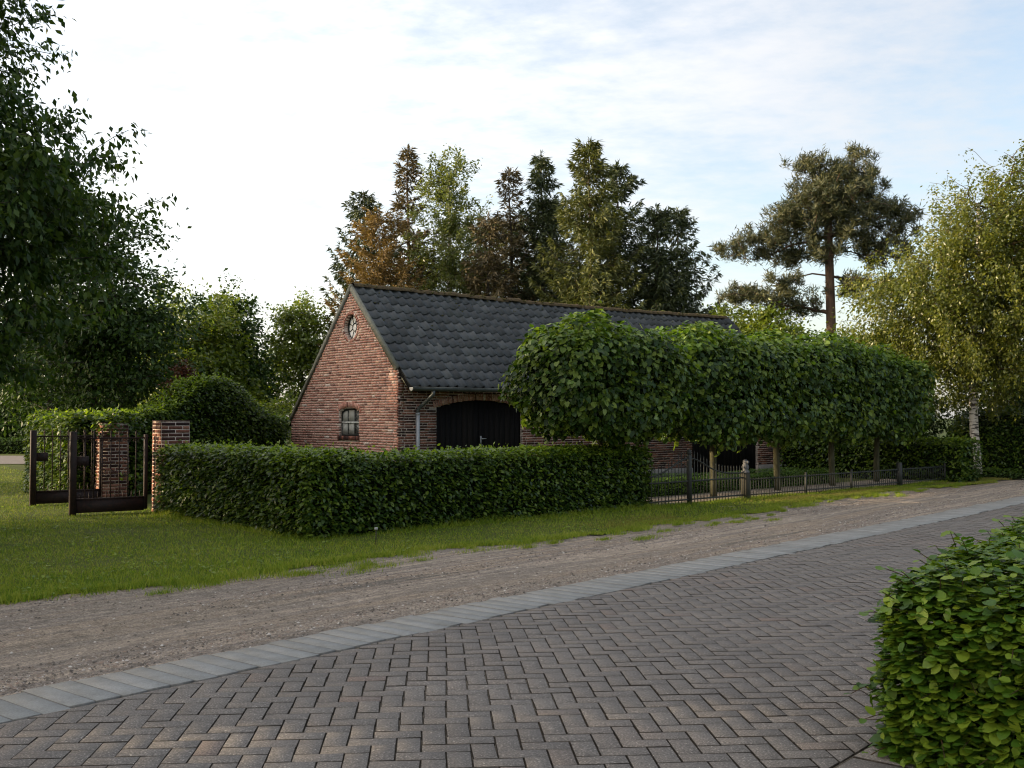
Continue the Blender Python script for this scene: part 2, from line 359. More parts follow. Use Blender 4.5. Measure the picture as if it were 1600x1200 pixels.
M['zinc'] = (lambda k: k.done(k.bsdf(k.ramp(k.noise(5, 5), [(0.3, (0.30, 0.32, 0.34)), (0.7, (0.40, 0.42, 0.44))]), 0.55, 0.4, metal=0.35)))(N("zinc"))
M['gutter'] = (lambda k: k.done(k.bsdf(k.ramp(k.noise(5, 5), [(0.3, (0.06, 0.07, 0.07)), (0.7, (0.11, 0.12, 0.12))]), 0.5, 0.4, metal=0.3)))(N("dull_zinc_gutter"))
M['pale'] = (lambda k: k.done(k.bsdf((0.30, 0.31, 0.31), 0.6, 0.3)))(N("pale_zinc_cap"))
def wood():
    k = N("black_stained_wood"); r = k.rand(); n = k.noise(30, 5, 0.7, vec=k.pos(True), stretch=(1, 1, 0.06))
    c = k.ramp(n, [(0.3, (0.004, 0.004, 0.005)), (0.7, (0.012, 0.011, 0.011))])
    c = k.mix(k.rng(r, 0.5, 1.0, 0, 0.6), c, (0.017, 0.014, 0.012))
    return k.done(k.bsdf(c, 0.8, 0.12, k.bump(n, 0.4, 0.004)))
M['wood'] = wood()
M['woodgrey'] = (lambda k: k.done(k.bsdf(k.ramp(k.noise(30, 5, 0.7, stretch=(1, 1, 0.06)), [(0.3, (0.022, 0.021, 0.016)), (0.7, (0.055, 0.052, 0.038))]), 0.85, 0.2)))(N("weathered_wood"))
M['iron'] = (lambda k: k.done(k.bsdf(k.ramp(k.noise(20, 5, 0.7), [(0.35, (0.012, 0.008, 0.008)), (0.6, (0.030, 0.014, 0.011)), (0.8, (0.06, 0.024, 0.016))]), 0.7, 0.35)))(N("rusty_black_iron"))
M['fence'] = (lambda k: k.done(k.bsdf(k.ramp(k.noise(20, 5, 0.7), [(0.35, (0.012, 0.014, 0.012)), (0.7, (0.034, 0.036, 0.031))]), 0.65, 0.35)))(N("weathered_iron"))
M['frame'] = (lambda k: k.done(k.bsdf((0.012, 0.015, 0.014), 0.5, 0.4)))(N("window_iron"))
M['whitebar'] = (lambda k: k.done(k.bsdf((0.5, 0.52, 0.5), 0.6, 0.3)))(N("pale_paint"))
def glass(name, col, metal, rough):
    k = N(name); return k.done(k.bsdf(col, rough, 1.0, metal=metal))
M['pane'] = glass("window_pane", (0.10, 0.105, 0.10), 0.0, 0.05)
M['pane_skypaint'] = glass("painted_reflection_pane", (0.78, 0.80, 0.80), 0.0, 0.12)  # pale colour stands in for sky mirrored in the round window
M['curtain'] = (lambda k: k.done(k.bsdf((0.30, 0.31, 0.29), 0.9, 0.1)))(N("grey_curtain"))
M['dark'] = (lambda k: k.done(k.bsdf((0.01, 0.01, 0.01), 1.0, 0.0)))(N("dark_interior"))
M['lane'] = (lambda k: k.done(k.bsdf(k.ramp(k.noise(3, 6, 0.7), [(0.3, (0.12, 0.105, 0.095)), (0.7, (0.18, 0.16, 0.145))]), 0.9, 0.2)))(N("lane_paving"))
M['stoneornament'] = (lambda k: k.done(k.bsdf(k.ramp(k.noise(40, 5), [(0.3, (0.06, 0.06, 0.06)), (0.7, (0.15, 0.15, 0.155))]), 0.9, 0.2)))(N("weathered_stone"))

# ------------------------------------------------------------------ road coordinates: u along the road, v to its right
D = np.array([math.sin(R(UH)), math.cos(R(UH))]); NV = np.array([math.cos(R(UH)), -math.sin(R(UH))])
def uv2xy(u, v): return np.stack([u*D[0] + v*NV[0], u*D[1] + v*NV[1]], -1)
def xy2uv(x, y): return x*D[0] + y*D[1], x*NV[0] + y*NV[1]
def fbm(x, y, s=1.0, seed=0):
    r = np.random.default_rng(seed); o = np.zeros_like(x, dtype=float); a = 1.0; f = s
    for _ in range(5):
        for _ in range(3):
            th = r.uniform(0, 6.28); ph = r.uniform(0, 6.28)
            o += a * np.sin(f*(x*math.cos(th) + y*math.sin(th)) + ph) / 3
        a *= 0.55; f *= 2.1
    return o

def grid_sheet(name, us, vs, zf, mat, parent=None, kind='structure'):
    U, V = np.meshgrid(us, vs, indexing='ij'); XY = uv2xy(U, V); Z = zf(U, V)
    P = np.concatenate([XY, Z[..., None]], -1).reshape(-1, 3); n = len(vs)
    i = np.arange(len(us)-1)[:, None]*n + np.arange(n-1)[None]
    i = i.ravel(); F = np.stack([i, i+n, i+n+1, i+1], -1)
    o = link(name, mesh_np(name, P, F, mat, True), parent); o["kind"] = kind; return o

# ---- ground sheet to the horizon
g = MB(); g.add([(-900, -300, -0.09), (900, -300, -0.09), (900, 1200, -0.09), (-900, 1200, -0.09)], [(0, 1, 2, 3)])
tag(g.build("ground", M['ground']), kind='structure')

# ---- gravel verge
def zgravel(U, V):
    z = -0.012 + 0.008*fbm(U, V*3, 1.2, 3) + 0.004*fbm(U, V, 7, 4)
    z += -0.02*np.exp(-((V+7.0)/0.28)**2) - 0.016*np.exp(-((V+7.9)/0.25)**2)
    return np.where(V > -6.0, -0.014, np.minimum(z, 0.006))
grid_sheet("gravel_verge", np.linspace(-6, 46, 520), np.concatenate([np.linspace(-9.8, -5.9, 60)]), zgravel, M['gravel'])
def lawn_edge(u):
    e = -8.55 + 0.12*np.sin(u*0.5+1) + 0.10*np.sin(u*1.3) + 0.07*np.sin(u*3.1+2) + 0.04*np.sin(u*7.7) + 0.03*np.sin(u*17+1)
    e = e + 0.22*np.clip((u-8)/3, 0, 1) - 0.32*np.clip((7.0-u)/3, 0, 1)
    return e + 0.9*np.clip((u-22)/10, 0, 1)
# ---- lawn sheet (edge follows the verge)
us = np.concatenate([np.linspace(-40, -2, 30), np.linspace(-1.8, 30, 420), np.linspace(31, 75, 30)])
tv = np.concatenate([np.linspace(0, 1.0, 14), np.linspace(1.2, 10, 30), np.linspace(12, 80, 24)])
U, T = np.meshgrid(us, tv, indexing='ij'); V = lawn_edge(U) - T
XY = uv2xy(U, V); Zl = 0.014*np.clip(T/0.25, 0, 1) - 0.008 + 0.010*fbm(U, V, 0.9, 9)*np.clip(T, 0, 1)
P = np.concatenate([XY, Zl[..., None]], -1).reshape(-1, 3); n = len(tv)
i = (np.arange(len(us)-1)[:, None]*n + np.arange(n-1)[None]).ravel()
tag(link("lawn", mesh_np("lawn", P, np.stack([i, i+1, i+n+1, i+n], -1), M['lawn'], True)), kind='structure')
# ---- far lane at the left
g = MB(); g.add([(-60, 34.0, 0.03), (-14, 34.4, 0.03), (-14, 41.5, 0.03), (-60, 43.5, 0.03)], [(0, 1, 2, 3)])
tag(g.build("lane", M['lane']), kind='structure')

# ------------------------------------------------------------------ road of herringbone pavers
V0, V1 = -5.38, -1.98
road = MB()
a, b, c, d_ = uv2xy(-4., V0), uv2xy(46., V0), uv2xy(46., V1), uv2xy(-4., V1)
road.add([(*a, -0.0105), (*d_, -0.0105), (*c, -0.0105), (*b, -0.0105), (*a, -0.12), (*d_, -0.12), (*c, -0.12), (*b, -0.12)],
         [(0, 1, 2, 3), (4, 5, 1, 0), (5, 6, 2, 1), (6, 7, 3, 2), (7, 4, 0, 3)])
road = tag(road.build("road", M['joint']), kind='structure')
PW = 0.1125
def prism_paver(poly, z, mb, ch=0.0030, gap=0.0011):
    poly = np.asarray(poly); ctr = poly.mean(0)
    def inset(dst):
        out = []; m = len(poly)
        for k in range(m):
            p0, p1, p2 = poly[k-1], poly[k], poly[(k+1) % m]
            e1 = nrm(p1-p0); e2 = nrm(p2-p1); n1 = np.array([-e1[1], e1[0]]); n2 = np.array([-e2[1], e2[0]])
            den = 1 + n1@n2
            out.append(p1 + (n1+n2)/max(den, 0.25)*dst)
        return np.array(out)
    a_, b_ = inset(gap), inset(gap+ch); m = len(poly)
    tilt = rng.normal(0, 0.005, 2)
    def zz(p, o): return z + o + (p-ctr)@tilt
    V = [(*p, zz(p, -0.03)) for p in a_] + [(*p, zz(p, -0.0042)) for p in a_] + [(*p, zz(p, 0)) for p in b_]
    F = []
    for k in range(2):
        for i in range(m): F.append((k*m+i, k*m+(i+1) % m, (k+1)*m+(i+1) % m, (k+1)*m+i))
    F.append(tuple(range(2*m, 3*m)))
    mb.add(V, F)
    if not hasattr(mb, 'mi'): mb.mi = {}
    for q, f in enumerate(F): mb.mi.setdefault(len(f), []).append(1 if q < 2*m else 0)
def clip(poly, nv, c0):     # keep points with p.nv >= c0
    out = []; m = len(poly)
    for k in range(m):
        p, q = poly[k], poly[(k+1) % m]; a_, b_ = p@nv-c0, q@nv-c0
        if a_ >= 0: out.append(p)
        if (a_ >= 0) != (b_ >= 0): out.append(p + (q-p)*a_/(a_-b_))
    return out
HA = R(-4.5)                                    # heading of the herringbone's long joints
ea = np.array([math.cos(HA), -math.sin(HA)]); eb = np.array([math.sin(HA), math.cos(HA)])
pavers = []
for i in range(-60, 330):
    for j in range(-10, 340):
        k = (i-j) % 4
        if k == 0: w, h = 2, 1
        elif k == 3: w, h = 1, 2
        else: continue
        c0 = (ea*(i+w/2) + eb*(j+h/2))*PW
        c0 = c0 + 0.022*np.array([math.sin(c0[1]*1.1+0.7*c0[0]), math.sin(c0[0]*1.3+0.5*c0[1]+2)])
        u, v = xy2uv(*c0)
        if v < V0-0.2 or v > V1+0.2 or u < 1.5 or u > 31: continue
        if c0[1] < 3.6 or abs(c0[0]) > c0[1]*0.62+0.6: continue
        pavers.append((math.hypot(*c0), c0, w, h, v))
pavers.sort(key=lambda t: t[0])
pm = MB(); prism_paver([(-PW, -PW/2), (PW, -PW/2), (PW, PW/2), (-PW, PW/2)], 0, pm)
pmesh = pm.mesh("paver", [M['paver'], M['dirt']])
rest = MB(); cnt = 0
def pz(c): return 0.0035*float(fbm(np.array([c[0]]), np.array([c[1]]), 1.6, 21)[0])
for dist, c0, w, h, v in pavers:
    whole = V0+0.13 < v < V1-0.13
    inview = abs(c0[0]) < 0.475*c0[1] and c0[1] > 4.55
    z = pz(c0) + rng.normal(0, 0.0010)
    if whole and inview and cnt < 300:
        o = link("paver", pmesh, road); o.location = (*c0, z)
        o.rotation_euler = (rng.normal(0, .005), rng.normal(0, .005), -HA + (0 if w == 2 else math.pi/2) + rng.normal(0, .012)); cnt += 1
    else:
        th = rng.normal(0, .012); ca, sa = math.cos(th), math.sin(th)
        pl = [np.array(q) for q in ((-w/2, -h/2), (w/2, -h/2), (w/2, h/2), (-w/2, h/2))]
        pl = [c0 + PW*(ea*(q[0]*ca-q[1]*sa) + eb*(q[0]*sa+q[1]*ca)) for q in pl]
        pl = clip(clip(pl, NV, V0+0.004), -NV, -(V1-0.004))
        if len(pl) < 3: continue
        pl2 = np.array(pl); ar = 0.5*abs(np.sum(pl2[:, 0]*np.roll(pl2[:, 1], -1)-pl2[:, 1]*np.roll(pl2[:, 0], -1)))
        if ar < 0.0012: continue
        prism_paver(pl, z, rest)
tag(rest.build("pavers", [M['paver'], M['dirt']], road), kind='stuff')
# loose grit in the joints and on the stones
# ------------------------------------------------------------------ pavement beside the road at the right
pv = MB()
a, b, c, d_ = uv2xy(-4., V1+0.02), uv2xy(14., V1+0.02), uv2xy(14., -0.2), uv2xy(-4., -0.2)
pv.add([(*a, -0.010), (*d_, -0.010), (*c, -0.010), (*b, -0.010), (*a, -.12), (*d_, -.12), (*c, -.12), (*b, -.12)],
       [(0, 1, 2, 3), (4, 5, 1, 0), (5, 6, 2, 1), (6, 7, 3, 2), (7, 4, 0, 3)])
pv = tag(pv.build("pavement", M['joint']), kind='structure')
pm2 = MB(); prism_paver([(-.15, -.15), (.15, -.15), (.15, .15), (-.15, .15)], 0, pm2, gap=0.003); pm2 = pm2.mesh("paving_slab", [M['paver'], M['dirt']])
for i in range(4, 26):
    for j in range(3):
        xy = uv2xy(1.5+i*0.3+(0.15 if j % 2 else 0), V1+0.02+0.155+j*0.3)
        o = link("paving_slab", pm2, pv); o.location = (*xy, 0.012+rng.normal(0, .0015)); o.rotation_euler = (rng.normal(0, .008), rng.normal(0, .008), R(90-UH))

# ------------------------------------------------------------------ grey edge band, one stone after another
band = MB()
a, b, c, d_ = uv2xy(-4., -5.93), uv2xy(46., -5.93), uv2xy(46., -5.385), uv2xy(-4., -5.385)
band.add([(*a, -0.010), (*d_, -0.010), (*c, -0.010), (*b, -0.010), (*a, -.12), (*d_, -.12), (*c, -.12), (*b, -.12)],
         [(0, 1, 2, 3), (4, 5, 1, 0), (5, 6, 2, 1), (6, 7, 3, 2), (7, 4, 0, 3)])
band = tag(band.build("kerb_strip", M['joint']), kind='structure')
bm_ = MB(); prism_paver([(-.075, -.265), (.075, -.265), (.075, .265), (-.075, .265)], 0, bm_, ch=0.002, gap=0.0015); bmesh_ = bm_.mesh("edging_stone", [M['band'], M['banddirt']])
for k in range(int(32/0.15)):
    u = 1.0+k*0.15; xy = uv2xy(u, -5.655+rng.normal(0, 0.018))
    o = link("edging_stone", bmesh_, band); o.location = (*xy, 0.001+rng.normal(0, .0008)); o.rotation_euler = (rng.normal(0, .003), rng.normal(0, .004), R(90-UH)+rng.normal(0, .006))

# ------------------------------------------------------------------ gravel stones
OCT = nrm(np.array([(1, 0, 0), (-1, 0, 0), (0, 1, 0), (0, -1, 0), (0, 0, 1.), (0, 0, -1)]))
OF = np.array([(0, 2, 4), (2, 1, 4), (1, 3, 4), (3, 0, 4), (2, 0, 5), (1, 2, 5), (3, 1, 5), (0, 3, 5)])
def stones(n, sampler, smin, smax, name, parent, seed):
    r = np.random.default_rng(seed); P = sampler(r, n); n = len(P)
    s = smin*(smax/smin)**(r.random(n)**2.2)
    base = OCT[None]*r.uniform(0.6, 1.3, (n, 6, 1))*np.array([1, 1, 0.7])
    th = r.uniform(0, 6.28, n); c_, s_ = np.cos(th), np.sin(th)
    x = base[..., 0]*c_[:, None]-base[..., 1]*s_[:, None]; y = base[..., 0]*s_[:, None]+base[..., 1]*c_[:, None]
    Vv = np.stack([x, y, base[..., 2]], -1)*s[:, None, None] + P[:, None]; Vv[..., 2] += (s*0.15)[:, None]
    F = (OF[:4][None]+np.arange(n)[:, None, None]*6).reshape(-1, 3)
    o = link(name, mesh_np(name, Vv.reshape(-1, 3), F, M['stone'])); o["kind"] = 'stuff'; return o
def samp_verge(r, n):
    u = 2.0+26*r.random(n)**1.7; v = r.uniform(-8.75, -5.93, n)
    nse = fbm(u*0.35, v*3.2, 1.6, 31); far = np.clip((u-11)/5, 0, 1)
    den = 0.10+0.95*np.exp(-((v+6.18)/0.24)**2)*(1-0.5*far)+0.55*np.exp(-((v+7.45+0.15*np.sin(u*0.4))/0.30)**2)*(nse > -0.1)+0.45*far*(nse > 0)+0.30*(nse > 0.35)
    keep = r.random(n) < den*0.9; u, v = u[keep], v[keep]
    xy = uv2xy(u, v); return np.concatenate([xy, zgravel(u, v)[:, None]], -1)
tag(stones(95000, samp_verge, 0.003, 0.016, "gravel", None, 5), "loose gravel and grit scattered over the sandy verge", "gravel")

# ------------------------------------------------------------------ leaves
def half(pts, fold=0.10):
    m = len(pts); V = [(0, 0, 0)] + [(-x, y, z) for x, y, z in pts] + [(0, 1, 0)] + [(x, y, z) for x, y, z in pts]
    L = [0]+list(range(1, m+1))+[m+1]; Rr = [0]+[m+1+1+k for k in range(m)]+[m+1]
    return np.array(V, float), np.array([L[::-1], Rr])
T2 = half([(0.27, 0.45, 0.09)])                                      # 2 triangles
T4 = half([(0.24, 0.22, 0.07), (0.27, 0.6, 0.06)])                    # oval, 4 triangles
HEART = half([(0.26, -0.10, 0.06), (0.48, 0.22, 0.10), (0.34, 0.62, 0.07)])
T4B = half([(0.40, 0.12, 0.07), (0.36, 0.6, 0.06)])
NEEDLE = half([(0.074, 0.4, 0.015)])
SPRAY = half([(0.122, 0.4, 0.04)])
def wavy():
    V = []; F = []
    ys = np.linspace(0, 1, 6); w = np.array([0.03, 0.29, 0.34, 0.345, 0.24, 0.0])
    zc_ = 0.05*np.sin(ys*3.1)
    for y, ww, z in zip(ys, w, zc_):
        k = len(V)//3
        V += [(-ww, y-0.03, z+0.10*ww+(0.03 if k % 2 else -0.015)), (0, y, z), (ww, y-0.03, z+0.10*ww+(0.03 if k % 2 else -0.015))]
    for k in range(5):
        F += [(3*k, 3*k+1, 3*k+4, 3*k+3), (3*k+1, 3*k+2, 3*k+5, 3*k+4)]
    return np.array(V), np.array(F)
WAVY = wavy()
def leaf_arrays(P, Nn, Tt, s, tpl):
    Nn = nrm(Nn); Tt = nrm(Tt - (Tt*Nn).sum(-1, keepdims=True)*Nn); B = np.cross(Tt, Nn)
    v, f = tpl
    V = P[:, None] + s[:, None, None]*(v[None, :, 0:1]*B[:, None] + v[None, :, 1:2]*Tt[:, None] + v[None, :, 2:3]*Nn[:, None])
    F = (f[None] + (np.arange(len(P))*len(v))[:, None, None]).reshape(-1, f.shape[1])
    return V.reshape(-1, 3), F
def leaves(name, P, Nn, Tt, s, tpl, mat, parent=None, kind=None):
    V, F = leaf_arrays(P, Nn, Tt, s, tpl); o = link(name, mesh_np(name, V, F, mat), parent)
    if kind: o["kind"] = kind
    return o

# ------------------------------------------------------------------ hedges: rounded boxes of leaves
def hedge_surface(r, L, th, h, rad, dens, faces, hf=None, lump=0.03):
    """points and normals on a rounded box [0,L]x[0,th]x[0,h] in local axes"""
    P = []; Nn = []
    spec = {'front': (L*h, lambda a, b: np.stack([a*L, 0*a, b*h], -1)), 'back': (L*h, lambda a, b: np.stack([a*L, 0*a+th, b*h], -1)),
            'top': (L*th, lambda a, b: np.stack([a*L, b*th, 0*a+h], -1)), 'start': (th*h, lambda a, b: np.stack([0*a, a*th, b*h], -1)),
            'end': (th*h, lambda a, b: np.stack([0*a+L, a*th, b*h], -1)), 'under': (L*th, lambda a, b: np.stack([a*L, b*th, 0*a], -1))}
    for fc, m in faces.items():
        A, fn = spec[fc]; n = int(A*dens*m); p = fn(r.random(n), r.random(n))
        lo = np.array([rad, rad, rad if 'under' in faces else -9]); hi = np.array([L-rad, th-rad, h-rad])
        q = np.clip(p, lo, np.maximum(hi, lo)); nn = nrm(p-q); p = q+nn*rad
        P.append(p); Nn.append(nn)
    P = np.concatenate(P); Nn = np.concatenate(Nn)
    P = P + Nn*(lump*fbm(P[:, 0]*1.0+P[:, 2]*0.7, P[:, 2]*1.3+P[:, 1], 3.0, 77))[:, None]
    if hf is not None: P[:, 2] *= hf(P[:, 0])/h
    return P, Nn
def frame(A, B):
    A = np.array(A, float); B = np.array(B, float); d = B-A; L = np.linalg.norm(d); d /= L
    return A, d, np.array([-d[1], d[0]]), L
def to_world(P, A, d, n, z0=0.0):
    return np.stack([A[0]+P[:, 0]*d[0]+P[:, 1]*n[0], A[1]+P[:, 0]*d[1]+P[:, 1]*n[1], P[:, 2]+z0], -1)
def dir_world(P, d, n):
    return np.stack([P[:, 0]*d[0]+P[:, 1]*n[0], P[:, 0]*d[1]+P[:, 1]*n[1], P[:, 2]], -1)
def hedge(name, label, runs, mat, dens=900, size=0.07, tpl=T4, rad=0.12, up=0.95, out=0.42, rnd=0.45, depth=0.13, seed=1, young=None, ydens=0.06,
          cat="hedge", group=None, shoots=60, lump=0.03, z0=0.0):
    """runs: list of dict(A,B,th,h,faces,hf). A->B is the front bottom line, the thickness goes to its left."""
    r = np.random.default_rng(seed); AP, AN, AT, AS = [], [], [], []; core = MB()
    A0 = np.array(runs[0]['A'], float); loc = (A0[0], A0[1], 0)
    root = thing(name, label, cat, loc, 0, group); YP, YN, YT, YS = [], [], [], []
    tw = MB()
    for q in runs:
        A, d, n, L = frame(q['A'], q['B']); th, h = q['th'], q['h']; hf = q.get('hf')
        P, Nn = hedge_surface(r, L, th, h, rad, dens, q.get('faces', {'front': 1, 'top': 1, 'back': .2, 'start': 1, 'end': 1}), hf, lump)
        dep = r.exponential(depth*0.5, len(P)) - 0.02
        P = P - Nn*dep[:, None]
        ok = P[:, 2] > 0.015; P, Nn = P[ok], Nn[ok]
        w = to_world(P, A-A0, d, n, q.get('z0', z0)); nw = dir_world(Nn, d, n); m = len(w)
        nor = nw*out + np.array([0, 0, up]) + r.normal(0, rnd, (m, 3))
        tip = nw*0.7 + np.array([0, 0, -0.55]) + r.normal(0, 0.7, (m, 3))
        s = size*r.uniform(0.6, 1.25, m)
        yy = (r.random(m) < ydens*np.where(nw[:, 2] > 0.5, 7.0, 0.35)) & (P[:, 2] > 0.3*h)  # young leaves massed on top; the skylit edge is put into their colour
        for dst, src in ((YP, w[yy]), (YN, nor[yy]), (YT, tip[yy]), (YS, s[yy]), (AP, w[~yy]), (AN, nor[~yy]), (AT, tip[~yy]), (AS, s[~yy])): dst.append(src)
        # short shoots standing out of the clipped top
        ns = int(shoots*L*th)
        if ns:
            px = r.random(ns)*L; py = r.random(ns)*th; pz0 = (hf(px) if hf is not None else np.full(ns, h))
            for x, y, z in zip(px, py, pz0):
                hh = r.uniform(0.03, 0.13); kk = r.integers(3, 6); lean = r.normal(0, 0.4, 2)
                t = np.linspace(0.1, 1, kk); pts = np.stack([x+lean[0]*t*hh, y+lean[1]*t*hh, z-0.03+t*hh], -1)
                YP.append(to_world(pts, A-A0, d, n, z0)); YN.append(r.normal(0, .6, (kk, 3))+np.array([0, 0, .7])); YT.append(r.normal(0, .6, (kk, 3))+np.array([0, 0, .5])); YS.append(size*r.uniform(.6, 1.0, kk))
        # inner twigs: a rough dark body inside the leaves
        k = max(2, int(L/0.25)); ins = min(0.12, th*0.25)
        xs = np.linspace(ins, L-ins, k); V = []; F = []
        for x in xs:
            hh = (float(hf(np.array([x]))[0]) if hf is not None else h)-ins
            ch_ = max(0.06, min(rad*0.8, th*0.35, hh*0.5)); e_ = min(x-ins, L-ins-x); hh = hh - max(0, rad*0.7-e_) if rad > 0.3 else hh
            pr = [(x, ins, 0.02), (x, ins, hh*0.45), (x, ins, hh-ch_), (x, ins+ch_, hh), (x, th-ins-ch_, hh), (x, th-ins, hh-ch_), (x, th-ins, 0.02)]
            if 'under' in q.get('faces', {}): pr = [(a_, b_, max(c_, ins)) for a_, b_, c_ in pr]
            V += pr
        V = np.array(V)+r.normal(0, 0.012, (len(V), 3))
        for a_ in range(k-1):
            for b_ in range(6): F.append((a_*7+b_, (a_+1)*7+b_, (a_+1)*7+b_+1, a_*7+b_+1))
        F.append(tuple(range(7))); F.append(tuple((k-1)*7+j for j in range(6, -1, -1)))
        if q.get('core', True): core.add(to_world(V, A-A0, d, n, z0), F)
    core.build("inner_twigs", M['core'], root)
    leaves("foliage", np.concatenate(AP), np.concatenate(AN), np.concatenate(AT), np.concatenate(AS), tpl, mat, root, 'stuff')
    if young is not None and sum(map(len, YP)):
        leaves("young_lit_leaves", np.concatenate(YP), np.concatenate(YN), np.concatenate(YT), np.concatenate(YS), tpl, young, root, 'stuff')
    return root

# ------------------------------------------------------------------ trees
def in_ellipsoids(r, n, ells, shell=0.55):
    vol = np.array([np.prod(e[1]) for e in ells]); k = r.choice(len(ells), n, p=vol/vol.sum())
    C_ = np.array([e[0] for e in ells])[k]; Rr = np.array([e[1] for e in ells])[k]
    dd = nrm(r.normal(0, 1, (n, 3))); rad = r.random(n)**shell
    return C_ + dd*Rr*rad[:, None]*(1+0.12*r.normal(0, 1, n))[:, None]
def skeleton(r, nodes, trunk, bf=0.35):
    """nodes joined to the trunk points; returns points, parents, radii weights"""
    m = len(trunk); root = trunk[0]
    d0 = np.linalg.norm(nodes-trunk[-1], axis=1)*0.4 + np.min(np.linalg.norm(nodes[:, None]-trunk[None], axis=2), axis=1)
    order = np.argsort(d0); nodes = nodes[order]
    P = np.concatenate([trunk, nodes]); par = np.full(len(P), -1); path = np.zeros(len(P))
    for i in range(1, m): par[i] = i-1
    path[:m] = np.linspace(0, 0.5, m)
    for i in range(m, len(P)):
        v = P[i]-P[:i]; dist = np.linalg.norm(v, axis=1)
        cost = dist + bf*path[:i] + 0.6*np.maximum(0, -(v[:, 2]))*0.5
        cost[0] += 9
        j = int(np.argmin(cost)); par[i] = j; path[i] = path[j]+dist[j]
    cnt_ = np.ones(len(P))
    for i in range(len(P)-1, 0, -1):
        if par[i] >= 0: cnt_[par[i]] += cnt_[i]
    return P, par, cnt_
def branch_mesh(r, P, par, cnt_, m, r0, rmin, mb, lb, sides=3, wob=0.06):
    q = np.sqrt(cnt_/cnt_[0]) if cnt_[0] > 0 else cnt_
    rad = np.maximum(r0*q**1.05, rmin)
    mb.tube(P[:m], np.maximum(np.linspace(r0, rad[m-1], m), rad[m-1]), 8)
    for i in range(m, len(P)):
        a_, b_ = P[par[i]], P[i]; L = np.linalg.norm(b_-a_)
        if L < 1e-4: continue
        mid = (a_+b_)/2 + r.normal(0, wob*L, 3) + np.array([0, 0, 0.05*L])
        ra = min(rad[par[i]], rad[i]*1.5)
        lb.tube(np.array([a_, mid, b_]), [ra, (ra+rad[i])/2, rad[i]*0.8], sides, cap=False)
def broadleaf(name, label, base, H, r0, ells, nn, per, size, mat, bark, seed, tpl=T2, spread=0.28, droop=0.35, up=0.5, cat="tree", group=None, lean=(0, 0), hang=0.0,
              shell=0.5, trunktop=0.7, flat=0.6, rmin=0.006):
    if base[1] > 24: per = int(per*0.62); size *= 1.24        # far crowns: fewer, larger leaves
    r = np.random.default_rng(seed); root = thing(name, label, cat, (base[0], base[1], 0), 0, group)
    k = 7; t = np.linspace(0, 1, k); tr = np.stack([lean[0]*t+0.03*H*0.3*np.sin(t*5+seed), lean[1]*t+0.02*H*0.3*np.sin(t*4+1), t*H*trunktop], -1); tr[0, :2] = 0
    nodes = in_ellipsoids(r, nn, ells, shell); nodes = nodes[nodes[:, 2] > 0.15]
    P, par, cn = skeleton(r, nodes, tr); mb, lb = MB(), MB(); branch_mesh(r, P, par, cn, k, r0, rmin, mb, lb); mb.build("trunk", bark, root, True); lb.build("branches", M['twig'] if bark == M['birchbark'] else bark, root, True)['kind'] = 'stuff'
    X = P[k:]; prt = P[par[k:]]; n = len(X)
    rep = np.repeat(np.arange(n), per); m = len(rep)
    f = r.random(m)**0.7
    base_ = prt[rep] + (X[rep]-prt[rep])*np.clip(f*1.15, 0, 1.15)[:, None]
    off = r.normal(0, 1, (m, 3))*np.array([1, 1, flat])*spread
    if hang > 0: off[:, :2] *= 0.55; off[:, 2] -= hang*r.random(m)**0.8*(0.4+0.6*(rep % 5)/4)
    pos = base_+off
    ctr = np.array([e[0] for e in ells]).mean(0); outv = nrm(pos-ctr)
    nor = outv*0.4 + np.array([0, 0, up]) + r.normal(0, 0.6, (m, 3))
    tip = outv*0.6 + np.array([0, 0, -droop]) + r.normal(0, 0.6, (m, 3))
    ok = pos[:, 2] > 0.05
    leaves("crown", pos[ok], nor[ok], tip[ok], (size*r.uniform(0.6, 1.25, m))[ok], tpl, mat, root, 'stuff'); return root
